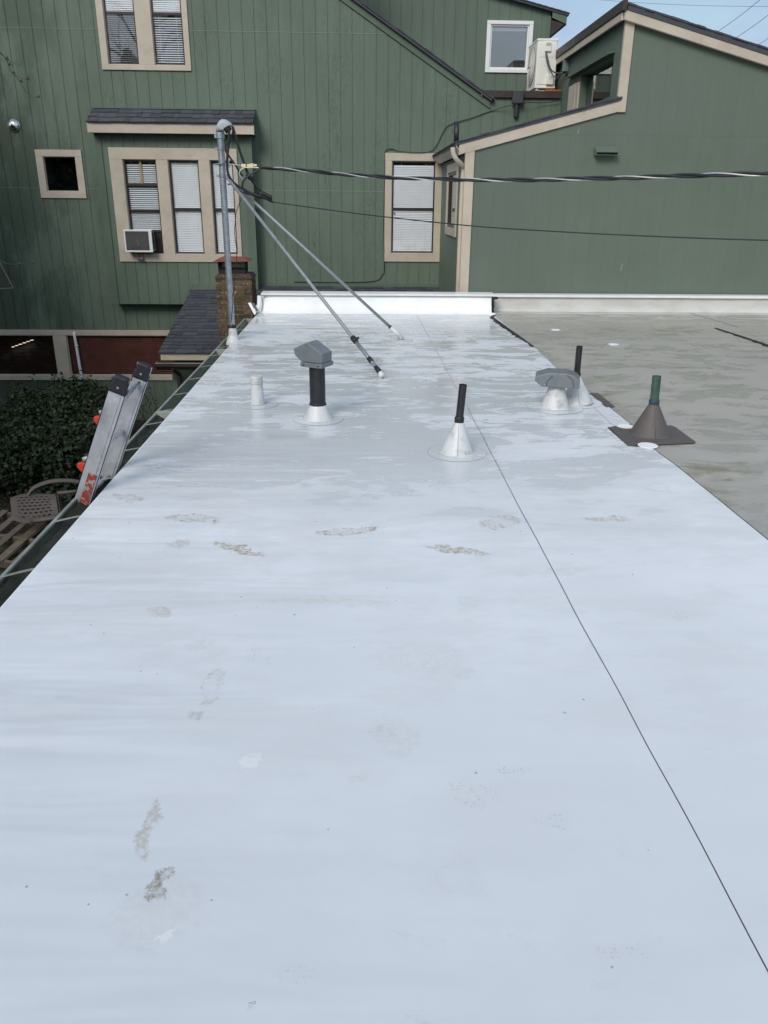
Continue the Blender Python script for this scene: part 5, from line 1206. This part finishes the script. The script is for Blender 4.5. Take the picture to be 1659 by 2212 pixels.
def capm(T, L, w_, parent):
    m = MB(); pa, pb, pt = T+d*(L+.085), T+d*(L-.012), T+d*(L-.03)
    y0, y1 = -.014, .042
    m.hexa([pa-n_*(w_+.006)+Vector((0, y0, 0)), pa+n_*(w_+.006)+Vector((0, y0, 0)), pa+n_*(w_+.006)+Vector((0, y1, 0)), pa-n_*(w_+.006)+Vector((0, y1, 0)),
            pb-n_*(w_*.8)+Vector((0, y0, 0)), pb+n_*(w_*.8)+Vector((0, y0, 0)), pb+n_*(w_*.8)+Vector((0, y1, 0)), pb-n_*(w_*.8)+Vector((0, y1, 0))])
    o = m.build('end_cap', M_ladder_cap, parent, bevel=.012)
    m = MB(); m.lathe(T+d*(L+.05)+Vector((0, y0-.0005, 0)), [(.007, 0), (.006, .003), (.001, .004)], 10, (0, -1, 0)); m.build('rivet', M_galv, o)
rw_ = .046
rA = rail(At, 0, Lgd, rw_, 1*.03); capm(At, 0, rw_, rA)
Bt = P(311, 790, Y=4.50); rB = rail(Bt, 0, .78, rw_*.93, .03); capm(Bt, 0, rw_*.93, rB)
m2 = rail(Bt+Vector((-.03, .03, 0)), .70, (Bt.z-G)/-d.z, rw_*1.15, .03, 'base_rail')
m3 = rail(At+Vector((-.02, -.035, 0))+n_*0, .98, Lgd, rw_*1.1, .03, 'base_rail')
s = .12; k = 0
while s < Lgd-.1:
    m = MB(); a = At+d*s+Vector((0, .0, 0)); b = Bt+d*s
    m.tube([a+n_*0, b], .015, 10); m.build('rung', M_ladder, ld); s += .3
for px in ((226, 906), (190, 1006)):
    q = P(px, Y=4.13)+Vector((-.022, 0, .0)); m = MB(); e = -n_ if n_.x > 0 else n_
    c_ = q; u = e
    m.hexa([c_-u*.02-d*.03+Vector((0, -.015, 0)), c_+u*.034-d*.004+Vector((0, -.015, 0)), c_+u*.034-d*.004+Vector((0, .02, 0)), c_-u*.02-d*.03+Vector((0, .02, 0)), c_-u*.02+d*.045+Vector((0, -.015, 0)), c_+u*.03+d*.018+Vector((0, -.015, 0)), c_+u*.03+d*.018+Vector((0, .02, 0)), c_-u*.02+d*.045+Vector((0, .02, 0))])
    rc = m.build('red_lock', M_red, ld, bevel=.004)
    m = MB(); m.tube([c_+u*.015-d*.03, c_-u*.06-d*.085+Vector((0, .05, 0))], .014, 8); m.build('lock_arm', M_ladder, rc)
m = MB(); m.tube([P(a3(1300, 490), Y=4.47), P(a3(1150, 670), Y=4.12), P(a3(1135, 700), Y=4.1)], .010, 8); m.build('spreader_bar', M_galv, ld)
# warning sticker
t = NT('red_white_sticker'); p_ = t.geo.outputs['Position']
fz = t.noise(t.mp(p_, scale=(60, 60, 45)), 1, 2); t.set(col=t.mix(t.ramp(fz, .52, .56), (.27, .045, .035), (.33, .28, .26)), rough=.5)
m = MB(); pa, pb = At+d*.56, At+d*.80
m.hexa([pa-n_*.034+Vector((0, -.0045, 0)), pa+n_*.012+Vector((0, -.0045, 0)), pa+n_*.012+Vector((0, -.0035, 0)), pa-n_*.034+Vector((0, -.0035, 0)), pb-n_*.034+Vector((0, -.0045, 0)), pb+n_*.012+Vector((0, -.0045, 0)), pb+n_*.012+Vector((0, -.0035, 0)), pb-n_*.034+Vector((0, -.0035, 0))])
m.build('warning_sticker', t.m, rA)

# ---------------------------------------------------------------- yard: shrub, litter, pallet, chair
def leaf(mb, c, nrm, s, n=6):
    a = nrm.orthogonal().normalized(); a.rotate(Matrix.Rotation(random.uniform(0, 6.28), 3, nrm)); b = nrm.cross(a); el = random.uniform(.75, 1.1)
    pts = [c+a*math.cos(k*2*math.pi/n)*s*el+b*math.sin(k*2*math.pi/n)*s*.8+nrm*(s*.18*(1 if k % 2 else -1)) for k in range(n)]
    mb.add(pts, [tuple(range(n))])
blobs = []
for (px, py, yy, r) in [(a_, b_, c_0, d_*.86) for a_, b_, c_0, d_ in ((25, 965, 11.6, .5), (70, 925, 12.2, .5), (120, 893, 12.8, .5), (160, 872, 13.2, .45), (195, 868, 13.3, .38), (215, 905, 12.8, .4), (150, 930, 12.2, .55), (190, 960, 11.8, .5), (95, 985, 11.5, .5), (150, 1000, 11.3, .45), (30, 1010, 11.1, .4), (228, 945, 12.2, .33), (-25, 950, 12, .55), (-30, 1005, 11.3, .5), (60, 880, 12.6, .3), (240, 890, 12.9, .3))]:
    blobs.append((P(px, py, Y=yy), r))
bush = empty('leafy_shrub', (blobs[6][0].x, blobs[6][0].y, G), 'dense dark green shrub against the green wall below the lower windows', 'shrub')
m = MB()
for c_, r in blobs:
    for i in range(int(2600*r*r*2)):
        v = Vector((random.gauss(0, 1), random.gauss(0, 1), random.gauss(0, 1))).normalized(); rr_ = r*(.55+.5*random.random()**.5)*(1+.25*mnoise.noise(v*2.5+c_))
        nn = (v*.6+Vector((random.gauss(0, .5), random.gauss(0, .5)-.2, random.gauss(0, .5)+.6))).normalized()
        leaf(m, c_+v*rr_, nn, random.choice((.018, .026, .036, .05)))
    for k in range(13):
        v = Vector((random.gauss(0, 1), random.gauss(0, .6), abs(random.gauss(0, 1))+.3)).normalized(); tip = c_+v*r*random.uniform(1.1, 1.75)
        for i in range(14): leaf(m, (c_+v*r).lerp(tip, i/13)+Vector((random.gauss(0, .025), random.gauss(0, .025), random.gauss(0, .02))), Vector((random.gauss(0, 1), random.gauss(0, 1), 1)).normalized(), random.uniform(.018, .034))
m.build('foliage', M_leaf, bush)
m = MB()
for c_, r in blobs:
    for i in range(3):
        b = Vector((c_.x+random.uniform(-.2, .2), c_.y+random.uniform(-.1, .3), G)); m.tube([b, b.lerp(c_, .5)+Vector((random.uniform(-.1, .1), 0, 0)), c_+Vector((random.uniform(-.2, .2), 0, r*.5))], [.015, .011, .005], 5)
m.build('stem', M_bark, bush)
# dry flower stalks
m = MB()
for px, py in ((250, 862), (262, 845), (228, 830), (318, 845), (300, 870), (272, 868), (240, 850)):
    for kk in range(2):
        t0 = P(px+random.uniform(-6, 6), py+random.uniform(-8, 8), Y=12.9); b0 = Vector((t0.x+random.uniform(-.1, .25), 13.1, G)); q_ = [b0, b0.lerp(t0, .5)+Vector((random.uniform(-.08, .08), 0, 0)), t0]
        m.tube(smooth_pts(q_, 4), .006, 4)
        for k in range(26):
            c0 = b0.lerp(t0, random.uniform(.6, 1.02)); leaf(m, c0+Vector((random.gauss(0, .04), random.gauss(0, .04), random.gauss(0, .03))), Vector((random.gauss(0, 1), -1, random.gauss(0, 1))).normalized(), .018, 5)
tag(m.build('dry_flower_stalks', leafmat('dry_brown_stalks', (.05, .03, .022), (.10, .065, .045))), 'dry brown seed stalks standing behind the ladder tops', 'plant')
m = MB()
for i in range(900):
    px, py = random.uniform(40, 330), random.uniform(985, 1100); q = P(px, py, Z=G)
    for k in range(random.randint(1, 4)): leaf(m, q+Vector((random.gauss(0, .08), random.gauss(0, .08), random.uniform(.02, .22))), Vector((random.gauss(0, .5), random.gauss(0, .5)-.3, 1)).normalized(), random.uniform(.02, .05))
for i in range(1500):
    px, py = random.uniform(-40, 120), random.uniform(1195, 1330); q = P(px, py, Z=G); leaf(m, q+Vector((random.gauss(0, .1), random.gauss(0, .1), random.uniform(.02, .1))), Vector((random.gauss(0, .5), random.gauss(0, .5), 1)).normalized(), random.uniform(.02, .04), 4)
tag(m.build('ground_cover', M_leaf), 'low dark ivy and weeds on the yard soil', 'ground cover', kind='stuff')
m = MB()
for i in range(1600):
    px, py = random.uniform(-60, 330), random.uniform(1000, 1260); q = P(px, py, Z=G)+Vector((0, 0, .012)); leaf(m, q, Vector((random.gauss(0, .35), random.gauss(0, .35), 1)).normalized(), random.uniform(.008, .028), 5)
tag(m.build('leaf_litter', M_litter), 'fallen leaves and bark crumbs on the soil', 'leaf litter', kind='stuff')
m = MB()
for i in range(16):
    q = P(random.uniform(-20, 220), random.uniform(1020, 1110), Z=G); a = random.uniform(-.5, .5); m.tube([q+Vector((0, 0, .02)), q+Vector((.3*math.cos(a), .3*math.sin(a), .05)), q+Vector((.7*math.cos(a), .7*math.sin(a)+.05, .03))], [.008, .007, .004], 5)
tag(m.build('fallen_twigs', M_bark), 'thin fallen twigs scattered on the yard soil', 'twigs', kind='stuff')

pc_ = P(38, 1160, Z=G+.38)
pal = empty('wooden_pallet', (pc_.x, pc_.y, pc_.z-.15), 'grey weathered wooden pallet lying in the yard left of the gutter', 'pallet')
pm = Matrix.Translation(pc_) @ Matrix.Rotation(R(9), 4, 'X') @ Matrix.Rotation(R(-14), 4, 'Z')
def pbox(name, x0, x1, y0, y1, z0, z1):
    m = MB(); m.hexa([pm @ Vector(q) for q in ((x0, y0, z0), (x1, y0, z0), (x1, y1, z0), (x0, y1, z0), (x0, y0, z1), (x1, y0, z1), (x1, y1, z1), (x0, y1, z1))]); return m.build(name, M_wood, pal, bevel=.004)
for k in range(6):
    x = -.55+k*.20+random.uniform(-.01, .01); pbox('deck_board', x, x+random.choice((.09, .10, .085)), -.5+random.uniform(-.01, .01), .5, .0, .016)
for y_ in (-.49, -.02, .45): pbox('stringer', -.57, .57, y_, y_+.04, -.092, -.001)
for k in range(3): x = -.52+k*.48; pbox('bottom_board', x, x+.1, -.5, .5, -.11, -.093)
# a stack underneath so the pallet is carried
for y_ in (-.3, .3):
    m = MB(); q = pm @ Vector((0, y_, -.11)); m.box(q.x-.45, q.y-.1, G, q.x+.45, q.y+.1, q.z-.06)
    tag(m.build('stone_block', M_mortar, bevel=.01), 'rough grey block carrying the %s side of the weathered pallet' % ('near' if y_ < 0 else 'far'), 'block')

cc_ = P(128, 1092, Z=G+.66)
pch = empty('plastic_chair', (cc_.x, cc_.y, G), 'taupe plastic garden chair tipped over beside the pallet', 'chair')
cm_ = Matrix.Translation(cc_) @ Matrix.Rotation(R(22), 4, 'Z') @ Matrix.Rotation(R(26), 4, 'X')
def cgrid(name, fn, nu, nv, hole, parent, th=.006):
    m = MB(); vs = [cm_ @ Vector(fn(i/nu, j/nv)) for i in range(nu+1) for j in range(nv+1)]
    m.add(vs, [(i*(nv+1)+j, (i+1)*(nv+1)+j, (i+1)*(nv+1)+j+1, i*(nv+1)+j+1) for i in range(nu) for j in range(nv) if not hole(i, j)], True)
    o = m.build(name, M_chair, parent); sd_ = o.modifiers.new('s', 'SOLIDIFY'); sd_.thickness = th; return o
def backf(u, v):       # lying back: u along -x, v across
    w2 = .20+.05*math.sin(u*2.6); e = (1-(2*v-1)**2)
    return (-.02-.50*u, (v-.5)*2*w2*(1-.35*max(0, u-.75)*4*.5), .04*e+.05*u*u)
cgrid('backrest', backf, 54, 27, lambda i, j: 6 < i < 46 and 3 < j < 23 and j % 3 == 1 and (i+(j//3 % 2)*3) % 6 < 4, pch)
cgrid('seat', lambda u, v: (.0+.06*u, (v-.5)*.44, -.40*u+.02), 10, 10, lambda i, j: False, pch)
for s_ in (-1, 1):
    m = MB(); ap = smooth_pts([(-.34, s_*.20, .04), (-.25, s_*.27, .10), (-.05, s_*.30, .14), (.18, s_*.29, .12), (.42, s_*.26, .04)], 5); vs = [cm_ @ (p+Vector((0, k, -.012*(k != 0)))) for p in ap for k in (-.035, 0, .035)]; m.add(vs, [(3*i+k, 3*i+3+k, 3*i+4+k, 3*i+1+k) for i in range(len(ap)-1) for k in (0, 1)], True); o_ = m.build('armrest', M_chair, pch); sd_ = o_.modifiers.new('s', 'SOLIDIFY'); sd_.thickness = .008
    m = MB(); m.tube([cm_ @ Vector((.0, s_*.21, .0)), cm_ @ Vector((.44, s_*.25, -.05))], [.024, .018], 8); m.build('leg', M_chair, pch)
    m = MB(); m.tube([cm_ @ Vector((.06, s_*.21, -.38)), cm_ @ Vector((.46, s_*.25, -.42))], [.024, .018], 8); m.build('leg', M_chair, pch)

# ---------------------------------------------------------------- bare tree whose twigs reach in at the left
def twig(m, pts, r0, lvl=0):
    m.tube(smooth_pts(pts, 4), [r0*(1-.75*i/(4*(len(pts)-1))) for i in range(4*(len(pts)-1)+1)], 5)
tree = empty('bare_tree', (-6.8, 6.0, G), 'bare grey tree whose thin twigs reach in at the left picture edge', 'tree')
m = MB(); m.tube([(-6.8, 6.0, G), (-6.75, 6.0, 0), (-6.6, 5.9, 2.6), (-6.4, 5.7, 4.6)], [.13, .11, .08, .03], 10); m.build('trunk', M_bark, tree)
m = MB()
def grow(p, dr, L, r, lvl):
    pts = [p]; q = p.copy(); dd = dr.copy()
    for i in range(4): dd = (dd+Vector((random.gauss(0, .18), random.gauss(0, .18), random.gauss(0, .12)))).normalized(); q = q+dd*L/4; pts.append(q.copy())
    m.tube(pts, [r*(1-.17*i) for i in range(5)], 5)
    if lvl > 0:
        for i in (1, 2, 3, 4):
            for _ in range(1 if lvl > 1 else 2):
                grow(pts[i], (dd+Vector((random.gauss(0, .7), random.gauss(0, .7), random.gauss(0, .45)))).normalized(), L*.6, r*.5, lvl-1)
for k in range(9):
    z0 = .8+k*.45; a = R(95+k*47); grow(Vector((-6.7, 5.95, z0)), Vector((math.cos(a)*.8-.25, math.sin(a)*.8, .45)).normalized(), 1.1, .03, 2)
# the twigs that show in the frame, from a limb outside it
limb = P(-60, 60, Y=6.6); m.tube([Vector((-6.65, 5.95, 2.6)), limb], [.04, .012], 6)
T = lambda f, *ps: [P(f(*p), Y=6.8) for p in ps]
twig(m, [limb]+T(z1, (0, 312), (35, 350), (50, 385), (75, 435), (115, 455), (172, 482)), .006)
twig(m, T(z1, (75, 435), (120, 485), (150, 540), (195, 575), (222, 577)), .004)
twig(m, T(z1, (35, 350), (70, 370), (110, 378)), .003)
twig(m, [limb+Vector((0, 0, -1.8))]+T(z2, (0, 802), (40, 812), (110, 815), (210, 808)), .004)
m.tube([Vector((-6.7, 6, .6)), limb+Vector((0, 0, -1.8))], [.03, .006], 6)
for f, p in ((z1, (50, 385)), (z1, (75, 435)), (z1, (120, 485)), (z1, (160, 470)), (z1, (35, 350)), (z1, (222, 577)), (z2, (110, 815)), (z2, (190, 806))):
    q = P(f(*p), Y=6.8); m.tube([q, q+Vector((.012, 0, .012)), q+Vector((.02, 0, -.008))], [.007, .009, .002], 5)
for (p, q, r) in (((800, -10), (850, 40), .0028), ((850, 40), (862, 75), .0026), ((862, 75), (855, 85), .003), ((862, 60), (905, 65), .003), ((850, 40), (893, 52), .002)):
    pass
m.build('branches', M_bark, tree)

def evergreen(x, y, h, rad_, lab):  # unseen trees added to keep sun and sky off the left wall and yard
    e = empty('shade_evergreen', (x, y, G), lab, 'tree', 'evergreens added to shade the yard')
    m = MB(); m.tube([(x, y, G), (x, y, G+h*.5), (x, y, G+h*.97)], [.2, .12, .02], 8); m.build('trunk', M_bark, e)
    m = MB()
    for i in range(2600):
        t_ = random.random()**.7; z = G+.8+(h-.9)*(1-t_)*.98; a = random.uniform(0, 6.283); rr = rad_*(.12+.88*t_)*(.35+.65*random.random()**.5)*(.8+.3*math.sin(a*5+z*2))
        c_ = Vector((x+rr*math.cos(a), y+rr*math.sin(a), z-rr*.18)); leaf(m, c_, Vector((math.cos(a)*.5+random.gauss(0, .3), math.sin(a)*.5+random.gauss(0, .3), .8)).normalized(), random.uniform(.10, .22), 5)
    m.build('crown', M_conifer, e)
evergreen(-7.9, 12.2, 8.6, 2.1, 'added unseen evergreen nearest the green house, shading its left wall')
evergreen(-8.3, 8.8, 10, 2.2, 'tallest added unseen evergreen beside the bare tree, shading the wall and yard')
evergreen(-8.2, 4.6, 9.0, 2.1, 'added unseen evergreen left of the wooden pallet, shading the yard')
evergreen(-7.6, .4, 9.0, 2.2, 'added unseen evergreen farthest back, shading the left of the yard')
# bare tree behind the viewer, seen only as reflections
t2 = empty('bare_tree', (-9.5, -9, G), 'bare street tree behind the viewer mirrored in the upper windows', 'tree')
m = MB(); m.tube([(-9.5, -9, G), (-9.4, -9, 3), (-9.2, -9, 9)], [.22, .17, .05], 8); m.build('trunk', M_bark, t2)
m = MB()
for k in range(16):
    z0 = 3+k*.45; a = R(k*97); grow(Vector((-9.4, -9, z0)), Vector((math.cos(a), math.sin(a)*.5, .5)).normalized(), 3.2, .06, 2)
m.build('branches', M_bark, t2)
